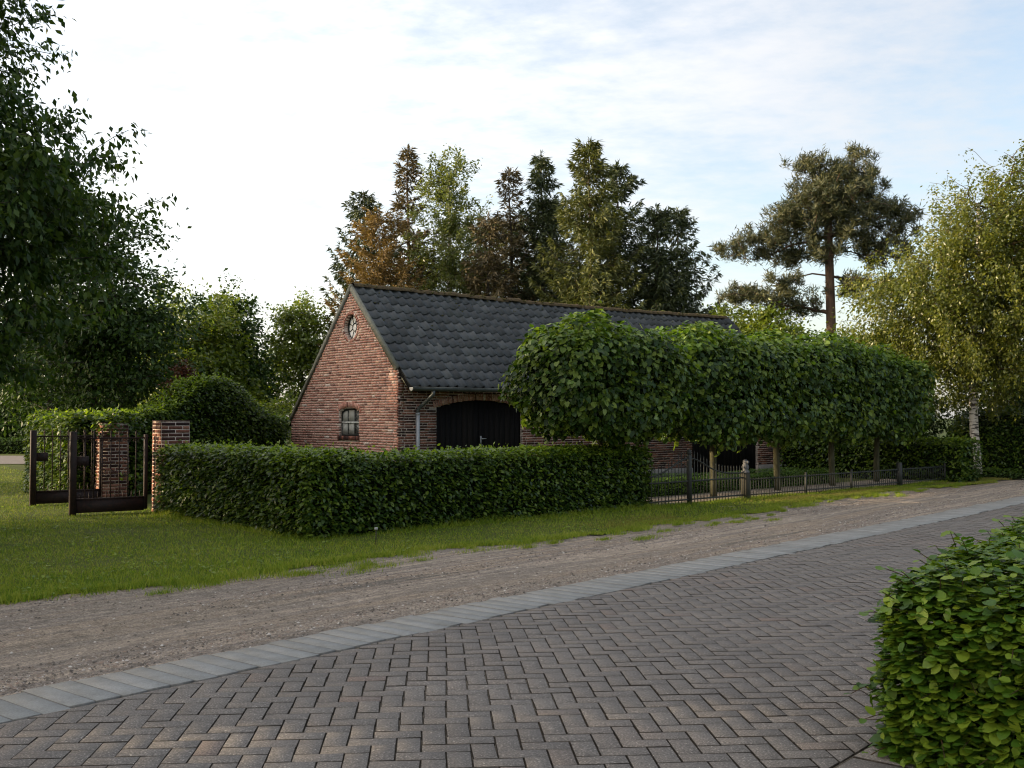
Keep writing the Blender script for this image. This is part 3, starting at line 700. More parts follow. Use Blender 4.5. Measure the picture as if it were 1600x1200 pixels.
def spruce(name, label, base, H, Rr, mat, seed, bark='bark', low=0.08, step=0.26, nb=6, dens=1.0, droop=0.35, thin=1.0, size=0.26, tipup=0.25, gaps=0.0, power=0.75, r0=None):
    r = np.random.default_rng(seed); root = thing(name, label, "tree", (base[0], base[1], 0))
    mb = MB(); lean = r.normal(0, 0.012, 2)
    zz = np.linspace(0, H, 9); mb.tube(np.stack([lean[0]*zz+0.05*np.sin(zz), lean[1]*zz, zz], -1), np.linspace(r0 or 0.014*H, 0.012, 9), 7)
    PP, NN, TT, SS = [], [], [], []
    z = low*H
    while z < H*0.985:
        fz = z/H; m = max(3, int(nb*(0.6+0.4*(1-fz)))+r.integers(-1, 2)); ph = r.uniform(0, 6.28)
        for b_ in range(m):
            if r.random() < gaps: continue
            az = ph + b_*2*math.pi/m + r.normal(0, 0.25); l = (Rr*1.5*(1-fz)**power*r.uniform(0.6, 1.15)+0.15)
            dr = droop*(1-0.5*fz)*r.uniform(0.6, 1.4)
            k = max(4, int(l/0.16)+2); t = np.linspace(0, 1, k); o = np.array([math.cos(az), math.sin(az)])
            zc2 = z + l*(0.10*t - dr*np.sin(t*2.2)*0.9 + tipup*t**3)
            if fz > 0.85: zc2 = z + l*0.7*t
            path = np.stack([lean[0]*z+o[0]*l*t, lean[1]*z+o[1]*l*t, zc2], -1)
            mb.tube(path[::max(1, k//4)] if k > 6 else path, np.linspace(0.02*(1-fz)+0.006, 0.003, len(path[::max(1, k//4)] if k > 6 else path)), 3, cap=False)
            q = int(l*(62 if base[1] < 43 else 42)*dens)+12; tt = 1-r.random(q)**1.25*0.93; idx = np.clip((tt*(k-1)).astype(int), 0, k-2); fr = tt*(k-1)-idx
            p = path[idx]*(1-fr[:, None])+path[idx+1]*fr[:, None]
            side = np.array([-o[1], o[0], 0]); sg = r.choice([-1, 1], q)
            lat = 0.22*l*(1-tt)+0.05
            p = p + side*(sg*lat*r.random(q))[:, None]; p[:, 2] -= lat*r.random(q)*0.8*droop*2 + r.random(q)*0.05
            PP.append(p); TT.append(np.array([o[0]*.8, o[1]*.8, 0]) + side*(sg*0.6)[:, None] + np.stack([0*q*r.random(q), 0*tt, -r.uniform(0.0, 1.6, q)*droop*1.6], -1)+r.normal(0, .3, (q, 3)))
            NN.append(r.normal(0, 0.6, (q, 3))+np.array([0, 0, 0.7])); SS.append(size*thin*r.uniform(0.55, 1.2, q))
        z += step*(1-0.45*fz)*r.uniform(0.8, 1.2)
    q = 30; PP.append(np.stack([r.normal(0, .03, q)+lean[0]*H, r.normal(0, .03, q)+lean[1]*H, H-r.random(q)*0.6], -1)); NN.append(r.normal(0, 1, (q, 3))); TT.append(r.normal(0, .5, (q, 3))+np.array([0, 0, 1.])); SS.append(np.full(q, size*.7))
    mb.build("trunk", M[bark], root, True)
    leaves("crown", np.concatenate(PP), np.concatenate(NN), np.concatenate(TT), np.concatenate(SS), SPRAY, mat, root, 'stuff'); return root

# ================================================================== THE BARN
TX = (0.777, 0.629); RZ = math.atan2(TX[1], TX[0])
LB, WB, YR, ZR = 12.4, 4.55, 1.84, 4.30
SL_F = (ZR-2.49)/YR; SL_B = (ZR-1.46)/(WB-YR)
barn = thing("barn", "small red brick barn with dark pantile roof and black doors behind the clipped hedge", "barn", (-2.283, 21.8, 0), RZ)
CRS, BL = 0.0545, 0.206
# openings: gable (local y,z) and front wall (local x,z)
def gable_open(z):
    out = []
    if 1.10 < z < 1.69:
        hw = 0.415 if z < 1.58 else 0.415*math.sqrt(max(0, 1-((z-1.58)/0.125)**2))
        if hw > 0.02: out.append((1.917-hw, 1.917+hw))
    if abs(z-3.43) < 0.27:
        hw = math.sqrt(0.27**2-(z-3.43)**2); out.append((1.857-hw, 1.857+hw))
    return out
def arch_top(x, x0, x1, zs, zt):
    f = (2*(x-x0)/(x1-x0)-1); return zs+(zt-zs)*(1-f*f)
DOORS = [(0.94, 3.245, 1.71, 1.86), (8.75, 11.35, 1.66, 1.80)]
WINS = []
def front_open(z):
    out = []
    for x0, x1, zs, zt in DOORS:
        if z < zs: out.append((x0, x1))
        elif z < zt+0.02:
            hw = math.sqrt(max(0, 1-(z-zs)/(zt-zs+0.02)))*(x1-x0)/2; out.append(((x0+x1)/2-hw, (x0+x1)/2+hw))
    return out
def intervals(lo, hi, opens):
    cur = [(lo, hi)]
    for a_, b_ in opens:
        nx = []
        for p, q in cur:
            if b_ <= p or a_ >= q: nx.append((p, q)); continue
            if a_ > p: nx.append((p, a_))
            if b_ < q: nx.append((b_, q))
        cur = nx
    return [(p, q) for p, q in cur if q-p > 0.02]
JT = 0.019
def lay(zlo, zhi, span, opens, nozone):
    """bricks as (pos0,pos1,z) and mortar strips"""
    br, st = [], []; z = zlo; c = 0
    while z < zhi-0.01:
        lo, hi = span(z+CRS/2)
        if hi-lo < 0.06: break
        iv = intervals(lo, hi, opens(z+CRS/2)); st += [(p, q, z, z+CRS) for p, q in iv]
        pat = [BL+JT, BL+JT, 0.098+JT] if c % 2 else [BL+JT, 0.098+JT, BL+JT]
        x = lo-rng.uniform(0, 0.15) if c % 2 else lo-rng.uniform(0.05, 0.2); k = 0
        while x < hi:
            e = x+pat[k % 3]+rng.normal(0, 0.003); k += 1
            for p, q in iv:
                a_, b_ = max(x, p), min(e-JT, q-0.002)
                if b_-a_ > 0.035 and not nozone((a_+b_)/2, z+CRS/2): br.append((a_, b_, z+JT/2+rng.normal(0, .0012)))
            x = e
        z += CRS; c += 1
    return br, st
def gspan(z):
    lo = 0.0 if z < 2.40 else (z-2.40)/SL_F; hi = WB-0.03 if z < 1.40 else WB-0.03-(z-1.40)/SL_B
    return max(lo, 0), hi
def gno(y, z):
    if abs(y-1.857) < 0.6 and abs(z-3.43) < 0.5 and math.hypot(y-1.857, z-3.43) < 0.345: return True
    if abs(y-1.917) < 0.47 and z > 1.5 and z < arch_top(y, 1.45, 2.385, 1.66, 1.84): return True
    if abs(y-1.917) < 0.45 and 1.0 < z < 1.11: return True
    return False
def fno(x, z):
    for x0, x1, zs, zt in DOORS:
        if x0-0.14 < x < x1+0.14 and zs-0.05 < z < arch_top(x, x0-0.14, x1+0.14, zs+0.06, zt+0.15): return True
    return False
gb, gs = lay(0.0, 4.3, gspan, gable_open, gno)
fb, fs = lay(0.24, 2.36, lambda z: (0.0, LB), front_open, fno)
wall = MB()
for p, q, z0, z1 in gs: wall.box((0.005, p, z0), (0.14, q, z1+0.0))
gw = wall.build("gable_wall", M['mortar'], barn)
wall = MB()
for p, q, z0, z1 in fs: wall.box((max(p, 0.006), 0.006, z0), (q, 0.14, z1))
wall.box((0.142, 0.008, 0.0), (0.94, 0.14, 0.24)); wall.box((3.245, 0.008, 0), (8.75, 0.14, 0.24)); wall.box((11.35, 0.008, 0), (LB, 0.14, 0.24))
fw = wall.build("front_wall", M['mortar'], barn)
bk = MB()
bk.box((0.15, WB-0.16, 0), (LB-0.15, WB-0.02, 1.40))
bk.add([(LB, 0.15, 0), (LB, WB-0.17, 0), (LB, WB-0.17, 1.40), (LB, YR, 4.22), (LB, 0.15, 2.55)], [(0, 1, 2, 3, 4)])
bk.add([(0.9, 0.2, 2.0), (0.9, WB-0.3, 2.0), (LB-0.2, WB-0.3, 2.0), (LB-0.2, 0.2, 2.0)], [(0, 1, 2, 3)])
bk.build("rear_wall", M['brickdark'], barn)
for x0, x1 in ((-0.02, 0.94), (3.245, 8.75), (11.35, LB+0.02)):
    pl = MB(); pl.bbox((x0, -0.03, 0), (x1, 0.004, 0.235), 0.008); pl.build("plinth", M['plinth'], barn)
# bricks: shared meshes; the 300 that show largest as parts, the rest joined
def brick_mesh(l, ax, name, mat):
    m = MB(); h = CRS-JT
    if ax == 'g': m.box((-0.006, 0, 0), (0.05, l, h))
    else: m.box((0, -0.006, 0), (l, 0.05, h))
    return m.mesh(name, mat)
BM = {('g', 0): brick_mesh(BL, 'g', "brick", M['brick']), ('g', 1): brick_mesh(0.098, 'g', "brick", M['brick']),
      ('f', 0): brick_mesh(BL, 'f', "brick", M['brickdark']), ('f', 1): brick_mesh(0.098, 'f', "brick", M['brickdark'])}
allb = []
for a_, b_, z in gb:
    vis = z > 0.92
    allb.append((a_ + (0 if vis else 99), 'g', a_, b_, z))
for a_, b_, z in fb:
    vis = (a_ < 0.94 and 0.92 < z < 2.1)
    allb.append((a_*0.8 + (0 if vis else 99), 'f', a_, b_, z))
allb.sort(key=lambda t: t[0])
rg, rf = MB(), MB(); cnt = 0
for key, ax, a_, b_, z in allb:
    l = b_-a_; full = abs(l-BL) < 0.03 or abs(l-0.098) < 0.015
    if key < 50 and full and cnt < 300:
        hd = 1 if l < 0.15 else 0
        o = link("brick", BM[(ax, hd)], gw if ax == 'g' else fw); o.location = (rng.normal(0, .0012), a_, z) if ax == 'g' else (a_, rng.normal(0, .0012), z); cnt += 1
    else:
        e = rng.normal(0, .0012)
        if ax == 'g': rg.box((-0.006+e, a_, z), (0.05, b_, z+CRS-JT))
        else: rf.box((a_, -0.006+e, z), (b_, 0.05, z+CRS-JT))
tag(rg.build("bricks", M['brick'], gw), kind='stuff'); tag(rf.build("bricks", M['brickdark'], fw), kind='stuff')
# arches and rings of bricks on edge
def vous(parent, pts, ax, mat, name="arch_brick", t=0.052, ln=0.13, pro=0.010):
    """pts: list of (p, z, angle) with the radial angle from vertical"""
    mm = MB()
    if ax == 'g': mm.box((-pro, -t/2+0.006, 0), (0.06, t/2-0.006, ln))
    else: mm.box((-t/2+0.006, -pro, 0), (t/2-0.006, 0.06, ln))
    me = mm.mesh(name, mat)
    for p, z, an in pts:
        o = link(name, me, parent)
        if ax == 'g': o.location = (rng.normal(0, .001), p, z); o.rotation_euler = (-an, 0, 0)
        else: o.location = (p, rng.normal(0, .001), z); o.rotation_euler = (0, an, 0)
ring = [(1.857+0.272*math.sin(a), 3.43+0.272*math.cos(a), a) for a in np.arange(0, 2*math.pi-0.01, 2*math.pi/32)]
vous(gw, ring, 'g', M['brick'], "ring_brick", t=0.0534, ln=0.06)
wa = []
for k in range(17):
    y = 1.917-0.44+k*0.055; f = (y-1.917)/0.44; wa.append((y, 1.585+0.125*(1-f*f)**0.5*1.0 if abs(f) < 1 else 1.585, f*0.55))
vous(gw, wa, 'g', M['brick'], ln=0.12)
vous(gw, [(1.50+k*0.052, 1.015, 0) for k in range(17)], 'g', M['brickdark'], "sill_brick", ln=0.085, pro=0.03)
for x0, x1, zs, zt in DOORS:
    n = int((x1-x0+0.1)/0.058); pts = []
    for k in range(n+1):
        x = x0-0.05+(x1-x0+0.1)*k/n; f = 2*(x-x0)/(x1-x0)-1
        pts.append((x, arch_top(x, x0, x1, zs, zt), math.atan(2*f*(zt-zs)/((x1-x0)/2))))
    vous(fw, pts, 'f', M['brick'], ln=0.14)
# small arched window in the gable
win = MB(); win.box((0.11, 1.49, 1.09), (0.118, 2.345, 1.72)); win = win.build("window", M['dark'], barn)
def strip_frame(pts, t, x0, x1):
    m = MB(); pts = np.array(pts); k = len(pts); nn = []
    for i in range(k):
        e = nrm(pts[(i+1) % k]-pts[i-1]); nn.append((-e[1], e[0]))
    nn = np.array(nn); a_, b_ = pts, pts+nn*t
    V = [(x0, *p) for p in a_]+[(x0, *p) for p in b_]+[(x1, *p) for p in a_]+[(x1, *p) for p in b_]; F = []
    for i in range(k):
        j = (i+1) % k; F += [(i, j, k+j, k+i), (2*k+j, 2*k+i, 3*k+i, 3*k+j), (k+i, k+j, 3*k+j, 3*k+i), (j, i, 2*k+i, 2*k+j)]
    m.add(V, F); return m
arc = [(1.917+0.41*math.cos(a), 1.585+0.115*math.sin(a)) for a in np.linspace(0, math.pi, 13)]
outl = [(2.327, 1.10)]+arc+[(1.507, 1.10)]
strip_frame(outl, 0.04, 0.055, 0.09).build("frame", M['frame'], win)
mu = MB()
for y in (1.917-0.137, 1.917+0.137): mu.box((0.06, y-0.012, 1.13), (0.085, y+0.012, 1.665))
mu.build("glazing_bar", M['frame'], win)
mu = MB(); mu.box((0.052, 1.54, 1.375), (0.092, 2.295, 1.405)); mu.build("transom", M['whitebar'], win)
for k in range(3):
    for j in range(2):
        y0 = 1.54+k*0.262; z0, z1 = (1.135, 1.373) if j == 0 else (1.407, 1.64 if k != 1 else 1.67)
        pn = MB(); pn.box((0.070, y0, z0), (0.075, y0+0.24, z1))
        pn.build("pane", M['pane'] if (k == 0 and j == 0) else M['curtain'] if k > 0 else M['pane'], win)
# round window
rw = MB(); a = np.linspace(0, 2*math.pi, 33)[:-1]
strip_frame([(1.857+0.27*math.cos(t), 3.43+0.27*math.sin(t)) for t in a], 0.03, 0.07, 0.11).build
rwin = strip_frame([(1.857+0.27*math.cos(t), 3.43+0.27*math.sin(t)) for t in a], 0.03, 0.085, 0.12).build("round_window", M['frame'], barn)
mu = MB()
for k in range(8):
    t = k*math.pi/4+math.pi/8; mu.tube([(0.095, 1.857+0.085*math.cos(t), 3.43+0.085*math.sin(t)), (0.095, 1.857+0.25*math.cos(t), 3.43+0.25*math.sin(t))], 0.009, 4)
mu.tube([(0.095, 1.857+0.085*math.cos(t), 3.43+0.085*math.sin(t)) for t in np.linspace(0, 2*math.pi, 17)], 0.009, 4, cap=False)
mu.build("glazing_bar", M['frame'], rwin)
for k in range(8):
    t0 = k*math.pi/4+math.pi/8; arcp = np.linspace(t0+0.04, t0+math.pi/4-0.04, 5)
    pts = [(1.857+0.09*math.cos(t), 3.43+0.09*math.sin(t)) for t in (arcp[0], arcp[-1])][::-1]+[(1.857+0.25*math.cos(t), 3.43+0.25*math.sin(t)) for t in arcp]
    m = MB(); tl = rng.normal(0, .004, 2); m.add([(0.104+tl[0]*(p[0]-1.857)*4+tl[1]*(p[1]-3.43)*4, *p) for p in pts], [tuple(range(len(pts)))]); m.build("pane", M['pane_skypaint'], rwin)
m = MB(); m.add([(0.104, 1.857+0.08*math.cos(t), 3.43+0.08*math.sin(t)) for t in np.linspace(0, 2*math.pi, 13)[:-1]], [tuple(range(12))]); m.build("pane", M['pane_skypaint'], rwin)
# reveals behind the openings
rv = MB()
rv.box((0.13, 1.4, 1.0), (0.16, 2.45, 1.8)); rv.box((0.135, 1.5, 3.1), (0.165, 2.2, 3.75)); rv.build("inner_wall", M['dark'], barn)
# doors
for di, (x0, x1, zs, zt) in enumerate(DOORS):
    mid = (x0+x1)/2
    for s in range(2):
        a_, b_ = (x0+0.004, mid-0.004) if s == 0 else (mid+0.004, x1-0.004)
        fr = MB(); fr.box((a_, 0.110, 0.02), (b_, 0.120, zs-0.02)); dleaf = fr.build("door", M['wood'], barn)
        n = 8
        for k in range(n):
            p, q = a_+(b_-a_)*k/n+0.003, a_+(b_-a_)*(k+1)/n-0.003
            m = MB(); y0 = 0.082+rng.uniform(0, .004)
            V = [(p, y0, 0.03), (q, y0, 0.03), (q, y0, arch_top(q, x0, x1, zs, zt)-0.004), (p, y0, arch_top(p, x0, x1, zs, zt)-0.004)]
            V += [(x, 0.108, z) for x, _, z in V]
            m.add(V, [(0, 1, 2, 3), (7, 6, 5, 4), (0, 4, 5, 1), (1, 5, 6, 2), (2, 6, 7, 3), (3, 7, 4, 0)]); m.build("plank", M['wood'], dleaf)
        if s == 1 and di == 0:
            m = MB(); m.box((a_+0.03, 0.066, 0.93), (a_+0.065, 0.080, 1.10)); m.tube([(a_+0.048, 0.066, 1.04), (a_+0.048, 0.03, 1.04), (a_+0.16, 0.03, 1.045)], 0.010, 6); m.build("handle", M['zinc'], dleaf)
    if di == 1:
        m = MB(); m.box((x0+0.01, 0.05, 0.92), (x1-0.01, 0.079, 0.97)); m.build("door_rail", M['woodgrey'], barn)
# ---- roof: pantiles laid one by one
EAVE = 0.40
roof = MB()
roof.add([(0.02, -EAVE+0.04, 2.49-SL_F*(EAVE-0.04)-0.05), (LB-0.02, -EAVE+0.04, 2.49-SL_F*(EAVE-0.04)-0.05), (LB-0.02, YR, ZR-0.05), (0.02, YR, ZR-0.05),
          (0.02, -EAVE+0.04, 2.49-SL_F*(EAVE-0.04)-0.09), (LB-0.02, -EAVE+0.04, 2.49-SL_F*(EAVE-0.04)-0.09), (LB-0.02, YR, ZR-0.10), (0.02, YR, ZR-0.10)],
         [(0, 1, 2, 3), (7, 6, 5, 4), (0, 4, 5, 1), (1, 5, 6, 2), (3, 7, 4, 0)])
roof.add([(0.02, YR, ZR-0.04), (LB-0.02, YR, ZR-0.04), (LB-0.02, WB+0.15, 1.46-SL_B*0.15-0.02), (0.02, WB+0.15, 1.46-SL_B*0.15-0.02)], [(0, 1, 2, 3)])
roof = roof.build("roof", M['dark'], barn)
TWd, TLn = 0.2285, 0.30
sl_len = math.hypot(YR+EAVE, SL_F*(YR+EAVE)); rows = 12; TLn = sl_len/rows
def tile_mesh():
    m = MB(); k = 9; xs = np.linspace(0, 1, k)
    # pantile: shallow trough and a roll at the right
    zp = np.where(xs < 0.62, 0.020*(np.cos((xs/0.62)*2*math.pi)*0.5-0.5), 0.040*np.sin((xs-0.62)/0.38*math.pi))
    zp = zp-0.006*(xs < 0.05)
    V = []
    L = TLn+0.05
    low = -0.012*np.sin(xs*math.pi)        # slightly rounded lower edge
    for yy, zo in ((0.0, 0.030), (L, 0.0)):
        for x, z, lw in zip(xs, zp, low): V.append((x*(TWd+0.012), yy+(lw if yy == 0 else 0), z+zo))
    for x, z, lw in zip(xs, zp, low): V.append((x*(TWd+0.012), lw, z+0.030-0.018))
    F = [(i, i+1, k+i+1, k+i) for i in range(k-1)]+[(2*k+i, 2*k+i+1, i+1, i) for i in range(k-1)]
    F.append((0, k, 2*k))
    m.add(V, F); return m
tm = tile_mesh().mesh("roof_tile", M['tile'], True)
tm_v = np.array([v.co for v in tm.vertices]); tm_f = [np.array([p.vertices[:] for p in tm.polygons if len(p.vertices) == n_]) for n_ in (4, 3)]
ang = math.atan(SL_F); ncol = int((LB-0.06)/TWd)
restV, restF4, restF3, off = [], [], [], 0; cnt = 0
tl = []
for c in range(ncol):
    for rr in range(rows):
        tl.append((c*TWd*0.85+rr*0.02, c, rr))
tl.sort()
for key, c, rr in tl:
    x = 0.04+c*TWd+rng.normal(0, .002); s = rr*TLn+rng.normal(0, .003)
    y = -EAVE+s*math.cos(ang); z = 2.49-SL_F*EAVE+s*math.sin(ang)+0.012
    z += -0.05*math.sin(math.pi*min(1, x/LB))*(rr/rows) + 0.012*math.sin(x*1.7+rr*0.5)*math.sin(x*0.6)
    if rng.random() < 0.04: s += 0; y -= 0.03*math.cos(ang); z -= 0.03*math.sin(ang)-0.004
    rot = (ang+rng.normal(0, .008), rng.normal(0, .020), rng.normal(0, .018))
    if cnt < 300:
        o = link("roof_tile", tm, roof); o.location = (x, y, z); o.rotation_euler = rot; cnt += 1
    else:
        mt = np.array(Matrix.LocRotScale(Vector((x, y, z)), None, None) @ __import__('mathutils').Euler(rot).to_matrix().to_4x4())
        restV.append(tm_v@mt[:3, :3].T+mt[:3, 3]); restF4.append(tm_f[0]+off); restF3.append(tm_f[1]+off); off += len(tm_v)
o = link("roof_tiles", mesh_np("roof_tiles", np.concatenate(restV), [np.concatenate(restF4), np.concatenate(restF3)], M['tile'], True), roof); o["kind"] = 'stuff'
# ridge tiles
rt = MB(); k = 8; V = []
for xx, sc in ((0, 1.0), (0.36, 1.0), (0.38, 1.10), (0.43, 1.08)):
    for i in range(k): a_ = math.pi*(i/(k-1)); V.append((xx, 0.105*sc*math.cos(a_), 0.085*sc*math.sin(a_)-0.03))
rt.add(V, [(j*k+i, j*k+i+1, (j+1)*k+i+1, (j+1)*k+i) for j in range(3) for i in range(k-1)])
rt = rt.mesh("ridge_tile", M['ridge'], True)
nr = int(LB/0.38)
for i in range(nr):
    o = link("ridge_tile", rt, roof); x = 0.02+i*0.38
    o.location = (x, YR+rng.normal(0, .008), ZR+0.03-0.05*math.sin(math.pi*x/LB)+rng.normal(0, .007)); o.rotation_euler = (0, rng.normal(0, .015), rng.normal(0, .02))
# moss cushions on the ridge and in the tile troughs
mo = MB()
for k in range(420):
    if k < 260: x = rng.uniform(0.1, LB-0.1); a_ = rng.uniform(0.25, 2.6); y = YR-0.11*math.cos(a_); z = ZR+0.0+0.085*math.sin(a_)-0.05*math.sin(math.pi*x/LB); sz = rng.uniform(0.012, 0.035)
    else:
        x = rng.uniform(0.3, LB-0.3); s_ = sl_len*(1-abs(rng.normal(0, 0.22))); y = -EAVE+s_*math.cos(ang); z = 2.49-SL_F*EAVE+s_*math.sin(ang)+0.035; sz = rng.uniform(0.010, 0.026)
    b_ = OCT*rng.uniform(.7, 1.2, (6, 1))*np.array([sz*1.4, sz, sz*0.7])+np.array([x, y, z]); mo.add(b_, [tuple(f) for f in OF])
mo.build("moss", M['moss'], roof)['kind'] = 'stuff'
# verge boards, gutter, pipe, flue
vb = MB()
def board(p0, p1, w, x0, x1):
    p0 = np.array(p0); p1 = np.array(p1); e = nrm(p1-p0); n_ = np.array([e[1], -e[0]])*w
    if n_[1] > 0: n_ = -n_
    q = [p0, p1, p1+n_, p0+n_]
    vb.add([(x0, *p) for p in q]+[(x1, *p) for p in q], [(0, 1, 2, 3), (7, 6, 5, 4), (0, 4, 5, 1), (1, 5, 6, 2), (2, 6, 7, 3), (3, 7, 4, 0)])
board((0.0, 2.515), (YR+0.01, ZR+0.055), 0.105, -0.035, 0.03); b1 = vb.build("verge_board", M['trim'], barn)
vb = MB(); board((YR+0.012, ZR+0.055), (WB+0.02, 1.48), 0.085, -0.035, 0.03); vb.build("verge_board", M['trim'], barn)
vb = MB(); board((0.0, 2.5), (YR, ZR+0.04), 0.10, LB-0.03, LB+0.03); vb.build("verge_board", M['trim'], barn)
vb = MB(); vb.add([(0.06, 0.0, 2.44), (0.06, -EAVE+0.02, 2.44-SL_F*(EAVE-0.02)), (0.06, -EAVE+0.02, 2.36-SL_F*(EAVE-0.02)), (0.06, 0.0, 2.30),
                   (0.09, 0.0, 2.44), (0.09, -EAVE+0.02, 2.44-SL_F*(EAVE-0.02)), (0.09, -EAVE+0.02, 2.36-SL_F*(EAVE-0.02)), (0.09, 0.0, 2.30)],
                  [(0, 1, 2, 3), (7, 6, 5, 4), (0, 4, 5, 1), (1, 5, 6, 2), (2, 6, 7, 3)]); vb.build("eave_board", M['trim'], barn)
GY, GZ = -EAVE-0.035, 2.49-SL_F*EAVE-0.005
gt = MB(); k = 9; V = []
for x in (0.03, LB+0.02):
    for rr in (0.068, 0.060):
        for i in range(k): a_ = math.pi+math.pi*i/(k-1); V.append((x, GY+rr*math.cos(a_), GZ+rr*math.sin(a_)))
F = []
for i in range(k-1): F += [(i, i+1, 2*k+i+1, 2*k+i), (k+i+1, k+i, 3*k+i, 3*k+i+1)]
F += [(0, 2*k, 3*k, k), (k-1, 2*k-1, 4*k-1, 3*k-1)]
gt.add(V, F); gt.tube([(0.03, GY-0.066, GZ+0.004), (LB+0.02, GY-0.066, GZ+0.004)], 0.009, 6)
gut = gt.build("gutter", M['gutter'], barn, True)
gc = MB(); gc.add([(0.024, GY, GZ+0.004)]+[(0.024, GY+0.068*math.cos(math.pi+math.pi*i/10), GZ+0.068*math.sin(math.pi+math.pi*i/10)) for i in range(11)], [(0, i+1, i+2) for i in range(10)]); gc.build("end_cap", M['pale'], gut)
PX = 0.56
dp = MB()
dp.tube([(PX, GY, GZ-0.05), (PX, GY, GZ-0.13), (PX-0.02, GY+0.05, GZ-0.17), (PX-0.10, -0.08, GZ-0.40), (PX-0.12, -0.055, GZ-0.45), (PX-0.12, -0.055, GZ-0.52)], 0.038, 10)
pipe = dp.build("downpipe", M['gutter'], barn, True)
dp = MB(); dp.tube([(PX-0.12, -0.055, 0.02), (PX-0.12, -0.055, GZ-0.50)], 0.042, 12); dp.build("lower_pipe", M['zinc'], pipe, True)
for z in (0.9, 1.55):
    dp = MB(); dp.tube([(PX-0.12, -0.055, z), (PX-0.12, -0.055, z+0.03)], 0.048, 12); dp.build("pipe_bracket", M['zinc'], pipe, True)
fl = MB(); fl.tube([(0.75, 2.55, 3.3), (0.75, 2.55, 3.93)], 0.07, 12); flue = fl.build("flue", M['pale'], barn, True)
fl = MB(); fl.lathe([(0.01, 0.0), (0.12, 0.0), (0.115, 0.025), (0.03, 0.06)], 12, (0.75, 2.55, 3.955)); fl.build("cap", M['zinc'], flue, True)

# ================================================================== GATE PILLARS AND IRON GATES
def pillar(label, x, y, h, rz, seed):
    r = np.random.default_rng(seed); w = 0.46
    root = thing("gate_pillar", label, "pillar", (x, y, 0), rz, "brick gate pillars")
    m = MB(); m.box((-w/2+0.008, -w/2+0.008, 0), (w/2-0.008, w/2-0.008, h-0.005)); m.build("core", M['mortar'], root)
    c = 0.057; n = int(h/c)
    ms = {}
    for l in (0.212, 0.098):
        q = MB(); q.bbox((0, 0, 0), (l, 0.1, c-0.012), 0.003); ms[l] = q.mesh("brick", M['brickdark'])
    for k in range(n):
        z = 0.004+k*c
        for sd_ in range(4):
            t = -w/2; seq = [0.212, 0.212] if (k+sd_) % 2 else [0.098, 0.212, 0.098]
            x0 = -w/2 if (k+sd_) % 2 == 0 else -w/2+0.0
            seq = [0.098, 0.212, 0.098] if (k+sd_) % 2 else [0.212, 0.212]
            tot = sum(seq)+0.012*(len(seq)-1); cur = -tot/2
            for l in seq:
                o = link("brick", ms[l], root); a_ = sd_*math.pi/2
                lx, ly = cur, -w/2+r.normal(0, .002)
                o.location = (lx*math.cos(a_)-ly*math.sin(a_), lx*math.sin(a_)+ly*math.cos(a_), z+r.normal(0, .001)); o.rotation_euler = (0, 0, a_+r.normal(0, .006)); cur += l+0.012
    m = MB(); m.bbox((-w/2-0.004, -w/2-0.004, h-0.004), (w/2+0.004, w/2+0.004, h+0.008), 0.006); m.build("cap", M['brickdark'], root)
    return root
pillar("brick gate pillar standing at the end of the long front hedge", -5.40, 17.25, 1.44, R(35), 11)
pillar("brick gate pillar half hidden by hedge behind the open iron gates", -7.05, 19.2, 1.40, R(35), 12)
def spiral(cx_, cz, r0, turns, a0, sgn, n=22):
    t = np.linspace(0, 1, n); rr = r0*(1-0.75*t); a_ = a0+sgn*turns*2*math.pi*t
    return np.stack([cx_+rr*np.cos(a_), 0*t, cz+rr*np.sin(a_)], -1)
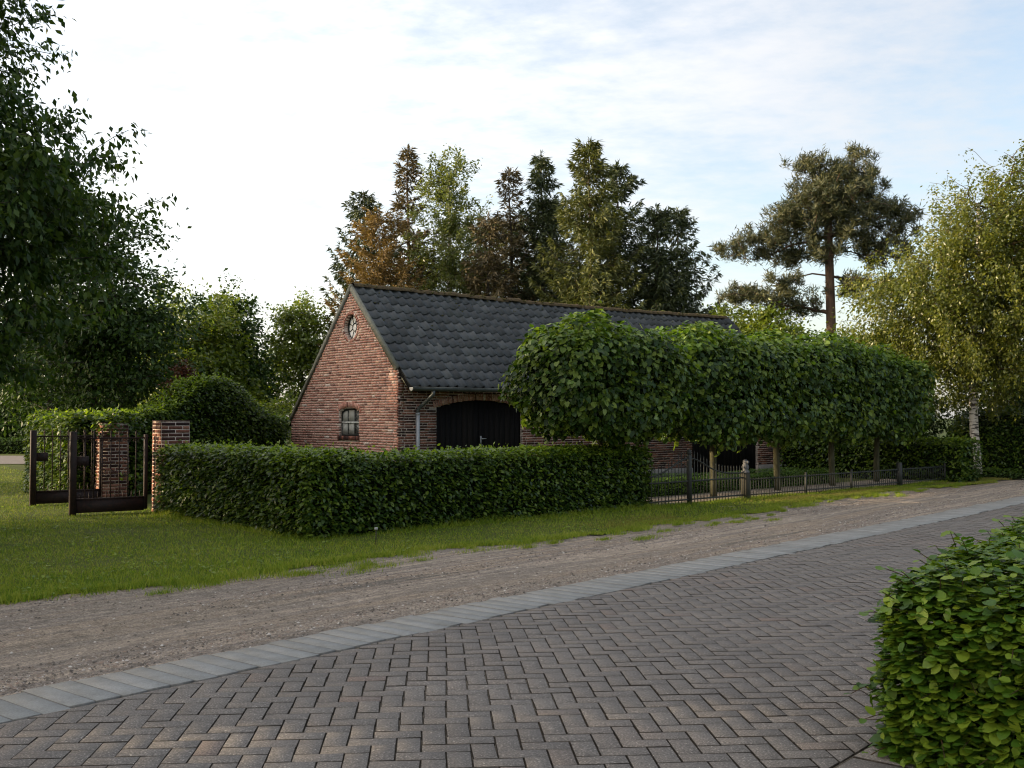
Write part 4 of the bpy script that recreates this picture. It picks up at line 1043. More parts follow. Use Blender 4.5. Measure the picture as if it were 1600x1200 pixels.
def gate(label, x, y, rz, L=1.16, H=1.25):
    root = thing("iron_gate", label, "gate", (x, y, 0), rz, "open iron gate leaves")
    m = MB(); m.bbox((0, -0.045, 0.0), (0.095, 0.045, H+0.03), 0.01); m.build("free_post", M['iron'], root)
    m = MB(); m.box((L-0.05, -0.03, 0.06), (L, 0.03, H-0.02)); m.build("hinge_post", M['iron'], root)
    m = MB(); m.box((0.095, -0.012, 0.04), (L-0.05, 0.012, 0.235)); m.box((0.095, -0.02, 0.235), (L-0.05, 0.02, 0.26)); m.build("bottom_panel", M['iron'], root)
    for z in (H-0.085,):
        m = MB(); m.box((0.095, -0.016, z), (L-0.05, 0.016, z+0.022)); m.build("rail", M['iron'], root)
    m = MB(); m.box((0.095, -0.03, 0.76), (0.275, 0.03, 0.90)); m.build("lock_plate", M['iron'], root)
    nb = 7; xs = np.linspace(0.095, L-0.05, nb+2)[1:-1]
    for i, xx in enumerate(xs):
        m = MB(); m.tube([(xx, 0, 0.26), (xx, 0, H-0.02)], 0.009, 6); m.lathe([(0.011, 0), (0.016, 0.02), (0.001, 0.07)], 6, (xx, 0, H-0.02)); m.build("bar", M['iron'], root)
    for i in range(nb+1):
        xx = 0.095+(L-0.145)*(i+0.5)/(nb+1); m = MB(); m.tube([(xx, 0, 0.26), (xx, 0, 0.33)], 0.007, 5); m.lathe([(0.009, 0), (0.001, 0.035)], 5, (xx, 0, 0.33)); m.build("short_bar", M['iron'], root)
    cxm = (0.095+L-0.05)/2+0.06
    for sx in (-1, 1):
        for sz in (-1, 1):
            m = MB(); a0 = (math.pi if sx > 0 else 0)
            m.tube(spiral(cxm+sx*0.17, 0.74+sz*0.085, 0.075, 1.25, a0-sz*0.6*sx, -sx*sz), 0.007, 5); m.build("scroll", M['iron'], root)
    m = MB(); t = np.linspace(0, 2*math.pi, 21); m.tube(np.stack([cxm+0.075*np.cos(t), 0*t, 0.74+0.075*np.sin(t)], -1), 0.007, 5, cap=False); m.build("ring", M['iron'], root)
    for i in range(nb):
        for sx in (-1, 1):
            m = MB(); m.tube(spiral(xs[i]+sx*0.032, H-0.115, 0.026, 1.0, math.pi/2, sx, 12), 0.005, 4); m.build("small_scroll", M['iron'], root)
    return root
gate("open iron gate leaf hung on the nearer brick pillar", -6.72, 16.56, R(90-56))
gate("open iron gate leaf farther back, hung on the ivy covered pillar", -8.10, 18.32, R(90-58))

# ================================================================== HEDGES
HD = np.array([math.sin(R(44)), math.cos(R(44))])
hedge("clipped_hedge", "long clipped beech hedge with a corner in front of the barn", [
    dict(A=(-2.48, 13.2), B=(2.35, 18.2), th=0.85, h=1.0, faces={'front': 1, 'top': 1.1, 'back': .2, 'start': 0.5, 'end': 1}),
    dict(A=(-5.58, 17.03), B=(-2.48, 13.2), th=0.85, h=1.05, faces={'front': 1, 'top': 1.1, 'back': .2, 'start': 1, 'end': .5})],
    M['beech'], dens=1550, size=0.067, seed=3, young=M['beech_young_lit'], ydens=0.085, shoots=28, depth=0.14, lump=0.02)
hedge("clipped_hedge", "tall clipped hedge left of the gates, growing over its pillar", [
    dict(A=(-9.75, 21.8), B=(-7.75, 19.1), th=1.35, h=1.56, faces={'front': 1, 'top': 1, 'back': .2, 'start': 1, 'end': 1}),
    dict(A=(-7.38, 19.05), B=(-6.90, 18.72), th=0.62, h=0.42, z0=1.18, core=False, faces={'front': .55, 'top': 1, 'start': 1, 'end': .5})],
    M['beech'], dens=900, size=0.085, seed=4, young=M['beech_young_lit'], ydens=0.07, shoots=25, rad=0.18)
def hump(x): return 1.62+0.74*np.exp(-(np.abs(x-2.35)/1.25)**2.4) - 0.14*np.clip((x-3.4)/1.3, 0, 1)
hedge("arched_hedge", "dark clipped hedge with a humped top joining the barn gable", [
    dict(A=(-7.0, 21.0), B=(-5.25, 25.6), th=0.8, h=1.6, hf=hump, faces={'front': 1.3, 'top': 1.4, 'back': .2, 'start': 1, 'end': .5})],
    M['beech'], dens=1000, size=0.075, seed=5, young=M['beech_young_lit'], ydens=0.07, shoots=35, lump=0.02)
hedge("clipped_hedge", "dark clipped hedge closing the garden beyond the barn's far end", [
    dict(A=(6.9, 28.4), B=(10.25, 24.75), th=0.9, h=0.96, faces={'front': 1, 'top': 1.1, 'back': .2, 'start': .5, 'end': 1})],
    M['beech'], dens=900, size=0.085, seed=6, young=M['beech_young_lit'], ydens=0.03, shoots=30)
FD = nrm(np.array([10.0-2.2, 25.1-17.8])); FN = np.array([-FD[1], FD[0]]); F0 = np.array([2.2, 17.8])
def fp(a_, b_=0.0): return F0+FD*a_+FN*b_
hedge("box_hedge", "low clipped box hedge just behind the iron fence", [
    dict(A=tuple(fp(0.3, 1.35)), B=tuple(fp(8.3, 1.35)), th=0.45, h=0.33, faces={'front': 1, 'top': 1, 'start': 1, 'end': 1})],
    M['box'], dens=2600, size=0.035, seed=8, rad=0.06, shoots=0, tpl=T2, depth=0.05)
hedge("box_hedge", "low box hedge in front of the barn's farther door", [
    dict(A=tuple(fp(1.5, 2.8)), B=tuple(fp(8.6, 2.5)), th=0.45, h=0.30, faces={'front': 1, 'top': 1, 'start': 1, 'end': 1})],
    M['box'], dens=1800, size=0.04, seed=9, rad=0.06, shoots=0, tpl=T2, depth=0.05)
hedge("clipped_hedge", "low dark hedge across the lane at the far left", [
    dict(A=(-32, 45.5), B=(-17, 44.0), th=1.2, h=0.62, faces={'front': 1, 'top': 1})],
    M['darkleaf'], dens=260, size=0.13, seed=10, tpl=T2, shoots=0)
hedge("clipped_bush", "broad clipped dark bush at the foot of the right birch", [
    dict(A=(11.3, 28.1), B=(15.6, 26.4), th=2.0, h=1.66, faces={'front': 1, 'top': 1, 'start': 1, 'end': 1})],
    M['beech'], dens=700, size=0.085, seed=13, rad=0.7, shoots=8, lump=0.09, cat="bush")
hedge("ivy_edging", "low dark ground ivy edging below the clipped bush", [
    dict(A=(10.4, 26.9), B=(15.8, 25.1), th=0.6, h=0.22, faces={'front': 1, 'top': 1, 'start': 1, 'end': 1})],
    M['darkleaf'], dens=800, size=0.06, seed=14, rad=0.08, shoots=0, tpl=T2, cat="ivy")

# ---- foreground hedge: beech, seen from close by
r = np.random.default_rng(42)
A, d, n_, L = frame(uv2xy(4.72, -1.0), uv2xy(4.72, -1.86))         # near end face, then along the road
NHL, NHT, NHH = 6.0, 0.95, 0.905
near = thing("beech_hedge", "leafy beech hedge end in the right foreground beside the road", "hedge", (*uv2xy(4.72, -1.4), 0))
O = uv2xy(4.72, -1.4)
A = uv2xy(4.68, -0.93); B = uv2xy(4.68+NHL, -0.93)                  # front line = side away from the road; thickness to its left = towards the road
A, d, n_, L = frame(A, B)
def nhf(x): return NHH*(0.87+0.13*np.clip(x/1.5, 0, 1))
P, Nn = hedge_surface(r, L, NHT, NHH, 0.28, 3300, {'start': 1.5, 'top': 1.0, 'front': 0.7, 'back': 0.7}, nhf, 0.10)
dep = r.exponential(0.075, len(P))-0.06; P = P-Nn*dep[:, None]; ok = P[:, 2] > 0.02; P, Nn = P[ok], Nn[ok]
w = to_world(P, A-O, d, n_); nw = dir_world(Nn, d, n_); m = len(w)
nor = nw*0.14+np.array([0, 0, 1.0])+r.normal(0, 0.20, (m, 3)); tip = nw*0.9+np.array([0, 0, -0.35])+r.normal(0, 0.6, (m, 3)); s = 0.059*r.uniform(0.5, 1.3, m)
# outer leaves that hang facing outward
hg = r.random(m) < 0.05; nor[hg] = nw[hg]*1.0+r.normal(0, .35, (hg.sum(), 3))+np.array([0, 0, .3]); tip[hg] = np.array([0, 0, -1.])+r.normal(0, .4, (hg.sum(), 3)); w[hg] += nw[hg]*0.03
# long shoots with leaves in two rows
tw = MB(); SP, SN, ST, SS_ = [], [], [], []
q = np.where((dep[ok] < 0.03))[0]; q = r.choice(q, 560, replace=False)
for i in q:
    p0 = w[i]-nw[i]*0.12; l = r.uniform(0.06, 0.20); dr = nrm(nw[i]*1.0+np.array([0, 0, r.uniform(-.25, .5)])+r.normal(0, .3, 3)); sag = r.uniform(0.1, 0.5)
    t = np.linspace(0, 1, 7); path = p0+dr*(l+0.10)*t[:, None]+np.array([0, 0, -1.])*(sag*l*t**2)[:, None]
    tw.tube(path, np.linspace(0.0038, 0.0018, 7), 4, cap=False)
    side = nrm(np.cross(dr, [0, 0, 1.]))
    for k in range(2, 7):
        SP.append(path[k]); sg = 1 if k % 2 else -1; ST.append(dr*0.6+side*sg*0.9+r.normal(0, .25, 3)+np.array([0, 0, -.15])); SN.append(np.array([0, 0, 1.])+r.normal(0, .22, 3)); SS_.append(0.058*r.uniform(.7, 1.2))
tw.build("twigs", M['twig'], near)['kind'] = 'stuff'
SP, SN, ST, SS_ = map(np.array, (SP, SN, ST, SS_))
# the 300 leaves that show largest are single parts
wp = SP+np.array([O[0], O[1], 0]); px = wp[:, 0]/wp[:, 1]; cand = np.where((np.abs(px) < 0.475) & (wp[:, 1] > 4.2))[0]
cand = cand[np.argsort(wp[cand, 1])][:300]; mask = np.zeros(len(SP), bool); mask[cand] = True
lm = mesh_np("leaf", WAVY[0]*1.0, WAVY[1], M['beech_near'], True)
for i in cand:
    z_ = nrm(SN[i]); y_ = nrm(ST[i]-(ST[i]@z_)*z_); x_ = np.cross(y_, z_)
    o = link("leaf", lm, near); o.matrix_local = Matrix.Translation(Vector(SP[i])) @ Matrix(np.stack([x_, y_, z_], 1).tolist()).to_4x4() @ Matrix.Scale(float(SS_[i]), 4)
cl_ = P[:, 0] < 0.75; far_ = ~cl_ & ((nw[:, 2] > 0.3) | (r.random(m) < 0.35))
V_, F_ = leaf_arrays(np.concatenate([w[cl_], SP[~mask]]), np.concatenate([nor[cl_], SN[~mask]]), np.concatenate([tip[cl_], ST[~mask]]), np.concatenate([s[cl_], SS_[~mask]]), WAVY)
o = link("foliage", mesh_np("foliage", V_, F_, M['beech_near'], True), near); o["kind"] = 'stuff'
V_, F_ = leaf_arrays(w[far_], nor[far_], tip[far_], s[far_]*1.12, T4)
o = link("rear_foliage", mesh_np("rear_foliage", V_, F_, M['beech_near']), near); o["kind"] = 'stuff'
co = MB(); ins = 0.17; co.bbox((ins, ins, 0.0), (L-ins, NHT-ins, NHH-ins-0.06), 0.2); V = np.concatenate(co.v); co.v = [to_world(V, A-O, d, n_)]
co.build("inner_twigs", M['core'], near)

# ================================================================== PLEACHED LIMES
LIMES = [((1.45, 17.85), 2.84, 1.40, 0.80, "first pleached lime of the row, rising out of the front hedge"),
         ((3.72, 20.2), 2.92, 1.42, 0.72, "pleached lime with a pale straight trunk beside the garden gate"),
         ((5.32, 21.9), 2.90, 1.36, 0.70, "pleached lime with its thin trunk before the barn's far corner"),
         ((6.88, 23.4), 2.98, 1.36, 0.72, "fourth pleached lime of the row, standing in the low box hedge"),
         ((8.35, 24.9), 2.80, 1.15, 0.75, "last pleached lime of the row, nearest to the right birch")]
for i, (bxy, top, hl, hd, lab) in enumerate(LIMES):
    r = np.random.default_rng(100+i); root = thing("lime_tree", lab, "tree", (*bxy, 0), 0, "pleached limes along the fence")
    z0 = 1.30 if i == 0 else 1.22; hz = top-z0
    tr = MB(); k = 8; zz = np.linspace(0, top-0.5, k)
    tr.tube(np.stack([0.02*np.sin(zz*2+i), 0.02*np.cos(zz*1.7), zz], -1), np.linspace(0.072, 0.04, k), 9)
    for zb in (1.35, 1.8, 2.25, 2.7):
        if zb > top-0.3: continue
        for sg in (-1, 1):
            t = np.linspace(0, 1, 5); tr.tube(np.stack([FD[0]*sg*hl*0.9*t, FD[1]*sg*hl*0.9*t, zb+0.12*np.sin(t*2)], -1), np.linspace(0.028, 0.008, 5), 5)
    tr.build("trunk", M['barklime'], root, True)
    Lb, th = hl*2, hd*2
    dens = 620 if i < 2 else 500
    P, Nn = hedge_surface(r, Lb, th, hz, (min(0.62, hd*0.95) if i == 0 else 0.46), dens, {'front': 1, 'top': 1.1, 'back': .8, 'start': 1, 'end': 1, 'under': .9}, None, 0.20)
    P[:, 2] += (0.30 if i == 0 else 0.19)*(np.cos((P[:, 0]/Lb-0.5)*math.pi*1.0)-0.35)*(P[:, 2]/hz)
    # ragged: some leaves stand well out, many lie deeper
    dep = r.exponential(0.20, len(P))-0.15; P = P-Nn*dep[:, None]
    Aw = np.array([-FD[0]*hl+FN[0]*-hd, -FD[1]*hl-FN[1]*hd])
    w = to_world(P, Aw, FD, FN, z0); nw = dir_world(Nn, FD, FN); m = len(w)
    nor = nw*0.75+np.array([0, 0, 0.45])+r.normal(0, .42, (m, 3)); tip = np.array([0, 0, -0.8])+nw*0.35+r.normal(0, .5, (m, 3)); s = (0.090 if i < 2 else 0.099)*r.uniform(.45, 1.3, m)
    yy = r.random(m) < np.where(nw[:, 2] > 0.45, 0.55, 0.03)  # pale young leaves mostly on top, painting in the crown's lit upper side
    # inner leaves, to close the view through
    mi = int(2600*hl*hd*1.6); pi_ = r.random((mi, 3))*np.array([Lb*0.84, th*0.8, hz*0.86])+np.array([Lb*0.08, th*0.1, hz*0.07])
    wi = to_world(pi_, Aw, FD, FN, z0)
    W_ = np.concatenate([w[~yy], wi]); NN_ = np.concatenate([nor[~yy], r.normal(0, 1, (mi, 3))+np.array([0, 0, .6])]); TT_ = np.concatenate([tip[~yy], r.normal(0, .6, (mi, 3))-np.array([0, 0, .7])]); SS2 = np.concatenate([s[~yy], 0.11*r.uniform(.7, 1.2, mi)])
    leaves("crown", W_, NN_, TT_, SS2, HEART if i < 2 else T4B, M['lime'], root, 'stuff')
    # upright young shoots on the top
    SP, SN, ST, SS_ = [w[yy]], [nor[yy]], [tip[yy]], [s[yy]]; tw = MB()
    for k in range(46 if i == 0 else 26):
        p0 = to_world(np.array([[r.uniform(0.12, .88)*Lb, r.uniform(.15, .85)*th, 0]]), Aw, FD, FN, 0)[0]; zt = z0+hz-0.14*abs((p0@np.array([FD[0], FD[1], 0]))/hl)-0.05
        hh = r.uniform(0.1, 0.30); kk = 5; t = np.linspace(0, 1, kk); ln = r.normal(0, .35, 2)
        path = np.stack([p0[0]+ln[0]*hh*t, p0[1]+ln[1]*hh*t, zt-0.08+(hh+0.08)*t], -1); tw.tube(path, 0.003, 4, cap=False)
        SP.append(path[1:]); SN.append(r.normal(0, .6, (kk-1, 3))+np.array([0, 0, .6])); ST.append(r.normal(0, .8, (kk-1, 3))+np.array([0, 0, -.2])); SS_.append(.095*r.uniform(.6, 1.1, kk-1))
    for k in range(150):
        j = r.integers(0, m); p0 = w[j]-nw[j]*0.05; l = r.uniform(0.08, 0.26); dr = nrm(nw[j]+np.array([0, 0, r.uniform(-.5, .6)])+r.normal(0, .4, 3)); t = np.linspace(0.2, 1, 4)
        path = p0+dr*l*t[:, None]-np.array([0, 0, 1.])*(0.25*l*t**2)[:, None]; tw.tube(path, 0.003, 3, cap=False)
        SP.append(path); SN.append(r.normal(0, .5, (4, 3))+nw[j]*.5+np.array([0, 0, .5])); ST.append(r.normal(0, .5, (4, 3))+dr*.5+np.array([0, 0, -.5])); SS_.append(.09*r.uniform(.5, 1.15, 4))
    tw.build("shoots", M['twig'], root)['kind'] = 'stuff'
    leaves("young_lit_leaves", *(np.concatenate(q) for q in (SP, SN, ST, SS_)), HEART, M['lime_young_lit'], root, 'stuff')

# ================================================================== IRON FENCE AND GARDEN GATE
rf = math.atan2(FD[1], FD[0])
gg = thing("garden_gate", "double iron garden gate with a swooping top beside the hedge end", "gate", (*F0, 0), rf)
m = MB(); m.bbox((1.08, -0.035, 0), (1.16, 0.035, 0.86), 0.01); m.lathe([(0.03, 0), (0.045, 0.03), (0.04, 0.07), (0.005, 0.11)], 8, (1.12, 0, 0.855)); m.build("gate_post", M['fence'], gg)
def gtop(x): return 0.50+0.30*np.exp(-((x-1.12)/0.62)**2)
for z in (0.09, 0.40):
    m = MB(); m.box((0.06, -0.012, z), (2.68, 0.012, z+0.025)); m.build("rail", M['fence'], gg)
m = MB(); xs = np.linspace(0.06, 2.68, 30); m.tube(np.stack([xs, 0*xs, gtop(xs)], -1), 0.013, 6); m.build("curved_rail", M['fence'], gg)
for x in np.arange(0.12, 2.68, 0.088):
    if abs(x-1.12) < 0.06: continue
    m = MB(); t = float(gtop(x))+0.10; m.tube([(x, 0, 0.03), (x, 0, t)], 0.0075, 5); m.lathe([(0.010, 0), (0.001, 0.04)], 5, (x, 0, t)); m.build("bar", M['fence'], gg)
pp = thing("gate_post", "square post with a small grey stone ornament on top", "post", (*fp(2.76), 0), rf)
m = MB(); m.bbox((-0.065, -0.065, 0), (0.065, 0.065, 0.50), 0.012); m.build("shaft", M['woodgrey'], pp)
m = MB(); m.lathe([(0.075, 0), (0.075, 0.03), (0.05, 0.04), (0.06, 0.07), (0.07, 0.10), (0.055, 0.14), (0.04, 0.155), (0.048, 0.18), (0.045, 0.215), (0.02, 0.235)], 10, (0, 0, 0.502)); m.lathe([(0.02, 0), (0.028, 0.03), (0.004, 0.05)], 6, (0, -0.05, 0.67)); m.build("finial", M['stoneornament'], pp, True)
fe = thing("iron_fence", "low iron fence of thin upright bars between the box hedge and verge", "fence", (*fp(2.86), 0), rf)
FL = 7.75
for z in (0.085, 0.36):
    m = MB(); m.box((0, -0.010, z), (FL, 0.010, z+0.02)); m.build("rail", M['fence'], fe)
for k, x in enumerate(np.arange(0.06, FL, 0.085)):
    m = MB(); m.tube([(x, 0, 0.02), (x, 0, 0.40)], 0.0065, 5); m.build("bar", M['fence'], fe)
for x in (1.9, 3.6, 5.6, FL):
    m = MB(); wd = 0.045 if x == 5.6 else 0.016; m.box((x-wd, -wd, 0), (x+wd, wd, 0.44 if wd < .04 else 0.52)); m.build("post", M['fence'], fe)
# pale gravel bed between fence and box hedge
g = MB(); q = [fp(-0.2, 0.12), fp(10.5, 0.12), fp(10.5, 1.4), fp(-0.2, 1.4)]
g.add([(*p, 0.034) for p in q], [(0, 1, 2, 3)]); tag(g.build("garden_bed", M['gravel']), kind='structure')
# marker peg in the lawn
pg = thing("marker_peg", "thin pale marker peg standing in the lawn before the hedge", "peg", (-1.59, 12.75, 0))
m = MB(); m.tube([(0, 0, 0), (0.004, 0, 0.19)], 0.007, 6); m.build("stake", M['woodgrey'], pg); m = MB(); m.bbox((-0.016, -0.012, 0.185), (0.022, 0.012, 0.215), 0.004); m.build("head", M['pale'], pg)
# white stones before the far door
def samp_white(r, n):
    a_ = r.uniform(3.4, 5.2, n); b_ = r.uniform(3.35, 3.7, n); xy = F0+FD*a_[:, None]+FN*b_[:, None]; return np.concatenate([xy, np.full((n, 1), 0.20)], -1)

# ================================================================== TREES
E = lambda c, r_: (np.array(c, float), np.array(r_, float))
# big lime at the left
lime_e = [E((0, 0, 4.0), (3.6, 3.3, 2.75)), E((0.9, 0, 4.6), (2.9, 2.4, 1.5)), E((0, 0, 6.8), (2.5, 2.5, 2.2)), E((-0.4, 0, 8.7), (1.7, 1.6, 1.4))]
big = broadleaf("lime_tree", "big dark lime tree reaching in from the left edge", (-9.05, 14.3), 9.6, 0.2, lime_e, 2300, 56, 0.122, M['bigtree'], M['bark'], 51, tpl=T2, spread=0.12, droop=1.5, up=0.35, flat=0.75, shell=0.42, trunktop=0.8)
def copy_tree(o, loc, rz, sc, label):
    c = o.copy(); COL.objects.link(c); c.location = loc; c.rotation_euler = (0, 0, rz); c.scale = (sc, sc, sc); c["label"] = label; c["group"] = "limes along the lawn"
    for ch in o.children:
        k = ch.copy(); COL.objects.link(k); k.parent = c
big["group"] = "limes along the lawn"  # the copies below are unseen, added at left to shade the road
copy_tree(big, (-22.5, 8.5, 0), 2.6, 1.2, "unseen lime tree added in a second row at left, shading the pavers")
copy_tree(big, (-22.0, 0.0, 0), 0.2, 1.2, "lime tree in the second row on the lawn, by the road's near end")
copy_tree(big, (-15.5, 7.5, 0), 1.9, 1.15, "lime tree farther left on the lawn, level with the kerb strip's near end")
copy_tree(big, (-17.0, 12.5, 0), 3.3, 1.15, "unseen lime tree added left of the big lime to block low sun")
copy_tree(big, (-14.5, 0.5, 0), 4.4, 1.15, "lime tree on the lawn left of the road's near end")
copy_tree(big, (-15.0, -7.5, 0), 0.7, 1.2, "unseen lime tree added for road shade, farthest from the barn")
broadleaf("maple_tree", "dark fine leaved tree behind the big lime at left", (-9.6, 25), 6.9, 0.12, [E((0, 0, 3.9), (2.2, 2.0, 2.4)), E((-0.3, 0, 5.8), (1.3, 1.2, 1.3)), E((0.9, 0, 2.8), (1.7, 1.3, 1.5))], 520, 75, 0.11, M['darkleaf'], M['bark'], 52, spread=0.22)
broadleaf("broadleaf_tree", "dark tree beside the lane behind the tall hedge", (-13.1, 31), 6.2, 0.12, [E((0, 0, 3.3), (2.6, 2.0, 2.4))], 300, 70, 0.12, M['darkleaf'], M['bark'], 53, spread=0.26)
broadleaf("broadleaf_tree", "yellow green tree above the humped hedge", (-10.3, 35), 5.9, 0.12, [E((0, 0, 3.6), (1.9, 1.7, 2.2)), E((0.4, 0, 2.2), (2.0, 1.6, 1.4))], 430, 85, 0.13, M['yellowleaf'], M['bark'], 54, spread=0.22)
broadleaf("broadleaf_tree", "dark rounded tree left of the gap of bright sky", (-9.7, 37), 5.5, 0.12, [E((0, 0, 3.7), (1.5, 1.3, 2.2)), E((0.3, 0, 2.0), (1.5, 1.3, 1.4))], 430, 85, 0.13, M['darkleaf'], M['bark'], 55, spread=0.20)
yt = broadleaf("young_tree", "slender see-through tree just left of the barn gable", (-7.35, 38), 6.0, 0.09, [E((0, 0, 3.6), (1.35, 1.2, 2.0)), E((0.0, 0, 4.9), (0.9, 0.8, 0.9))], 330, 56, 0.11, M['yellowleaf'], M['bark'], 56, spread=0.18)
ft = yt.copy(); COL.objects.link(ft); ft.location = (-27, 22.6, 0); ft.scale = (2.6, 2.6, 2.1); ft["label"] = "unseen see-through tree added far left to filter sun on the gable"  # unseen crown, added to thin the low sun reaching the gable
for ch in yt.children:
    k_ = ch.copy(); COL.objects.link(k_); k_.parent = ft
broadleaf("shrub", "sunlit yellow green shrub behind the gable's low end", (-6.75, 31), 2.3, 0.05, [E((0, 0, 1.4), (1.0, 0.8, 0.8))], 130, 60, 0.08, M['yellowleaf'], M['bark'], 57, spread=0.15, cat="shrub")
broadleaf("copper_shrub", "small copper red columnar shrub behind the humped hedge", (-7.15, 23.6), 2.7, 0.05, [E((0, 0, 1.65), (0.34, 0.34, 1.05))], 160, 50, 0.075, M['copper'], M['bark'], 58, spread=0.09, cat="shrub")
for i, (x, y, h_, lab) in enumerate([(-24, 50, 8.5, "dark wood edge tree beyond the lane, leftmost"), (-19.5, 52, 8.0, "dark wood edge tree beyond the lane, behind the hedge end"), (-15.5, 49, 6.5, "dark wood edge tree beyond the lane, right of its neighbours"), (-12.0, 45, 5.4, "low dark tree beyond the lane behind the maple")]):
    broadleaf("broadleaf_tree", lab, (x, y), h_, 0.15, [E((0, 0, h_*0.52), (2.9, 2.2, h_*0.47))], 240, 70, 0.17, M['darkleaf'], M['bark'], 60+i, spread=0.34, group="dark trees beyond the lane")
for i, (x, y, lab) in enumerate([(-23.5, 47.5, "dark bushy undergrowth shrub beyond the far lane, leftmost"), (-20.3, 47.5, "dark bushy undergrowth shrub beyond the far lane, second from left"), (-17.2, 46.5, "dark bushy undergrowth shrub beyond the far lane, behind the hedge block")]):
    broadleaf("dark_shrub", lab, (x, y), 3.4, 0.07, [E((0, 0, 1.7), (2.1, 1.2, 1.6))], 170, 70, 0.17, M['darkleaf'], M['bark'], 160+i, spread=0.28, cat="shrub", group="undergrowth beyond the lane")
# conifers behind the barn
spruce("spruce_tree", "dark spruce with drooping boughs at the left of the group", (-5.45, 40), 9.8, 2.1, M['spruce'], 70, step=0.36, nb=6, dens=1.2, droop=0.42, tipup=0.45, gaps=0.08)
spruce("dead_spruce", "tall thin browned spruce with a bare pale trunk", (-4.0, 41.5), 11.9, 1.35, M['spruce_brown'], 71, bark='barkpine', low=0.30, step=0.30, dens=0.9, gaps=0.25, droop=0.2, power=0.8)
spruce("larch_tree", "golden brown bushy conifer left of the pale birch", (-4.65, 38.3), 8.7, 1.55, M['larch'], 72, dens=1.5, droop=0.15, power=0.5, step=0.24, size=0.20, tipup=0.4)
broadleaf("birch_tree", "pale airy birch topping the conifers behind the barn", (-2.45, 41), 12.2, 0.13, [E((0, 0, 7.4), (1.7, 1.6, 3.6)), E((0, 0, 10.3), (1.25, 1.2, 1.7)), E((0.2, 0, 4.6), (1.9, 1.6, 1.9))], 700, 75, 0.10, M['birch_far'], M['birchbark'], 73, spread=0.17, hang=0.25, trunktop=0.85)
spruce("dead_spruce", "sparse reddish brown conifer between birch and dark spruce", (-0.9, 39.5), 8.9, 1.25, M['spruce_brown'], 74, low=0.2, dens=0.8, droop=0.3, power=0.6, gaps=0.2)
spruce("dead_spruce", "thin brown topped conifer with a nearly bare tip", (0.05, 42), 11.2, 1.3, M['spruce_brown'], 75, low=0.25, dens=0.6, gaps=0.2, droop=0.2, power=0.75)
spruce("spruce_tree", "slim dark spruce next to the broad olive spruce", (1.25, 42), 11.9, 1.7, M['spruce'], 76, dens=1.2, droop=0.5, power=0.85)
spruce("spruce_tree", "broad olive green spruce, tallest behind the roof", (2.7, 38.5), 11.4, 2.3, M['spruce_olive'], 77, bark='barkpine', dens=1.5, droop=0.42, power=0.82, tipup=0.35)
spruce("spruce_tree", "dark spruce close behind the olive spruce", (4.1, 41), 11.2, 2.4, M['spruce'], 78, dens=1.2, droop=0.5, power=0.8)
spruce("spruce_tree", "dark drooping spruce at the right end of the group", (6.0, 40), 9.2, 2.3, M['spruce'], 79, dens=1.2, droop=0.55, power=0.75, tipup=0.4)
spruce("spruce_tree", "smaller dark spruce peeping out above the far ridge end", (5.1, 39), 9.1, 1.7, M['spruce'], 80, dens=1.2, droop=0.55, power=0.75)
broadleaf("broadleaf_tree", "green bushy tree filling the gap below the pale birch", (-2.0, 44), 7.0, 0.12, [E((0, 0, 4.2), (2.4, 1.6, 2.5))], 330, 70, 0.11, M['yellowleaf'], M['bark'], 81, spread=0.26)
broadleaf("broadleaf_tree", "dull green tree low behind the slim dark spruce", (1.3, 45), 7.6, 0.12, [E((0, 0, 4.4), (2.2, 1.6, 2.8))], 380, 75, 0.11, M['darkleaf'], M['bark'], 82, spread=0.26)
spruce("spruce_tree", "dull olive spruce showing through behind the reddish conifer", (0.1, 44), 9.4, 2.0, M['spruce_olive'], 83, dens=1.3, droop=0.35, power=0.5)
spruce("spruce_tree", "dark spruce low between golden conifer and pale birch", (-3.4, 44), 7.6, 1.9, M['spruce'], 84, dens=1.3, droop=0.35, power=0.5)
spruce("spruce_tree", "dark spruce hidden behind the pale birch", (-1.5, 45.5), 9.6, 2.0, M['spruce'], 85, dens=1.2, droop=0.4, power=0.6)
spruce("spruce_tree", "dark spruce between slim spruce and olive spruce, half hidden", (2.0, 45), 10.6, 2.0, M['spruce'], 86, dens=1.2, droop=0.4, power=0.7)
spruce("spruce_tree", "low dark spruce at the foot of the drooping right spruce", (6.9, 42), 5.6, 2.0, M['spruce'], 87, dens=1.2, droop=0.5, power=0.6)
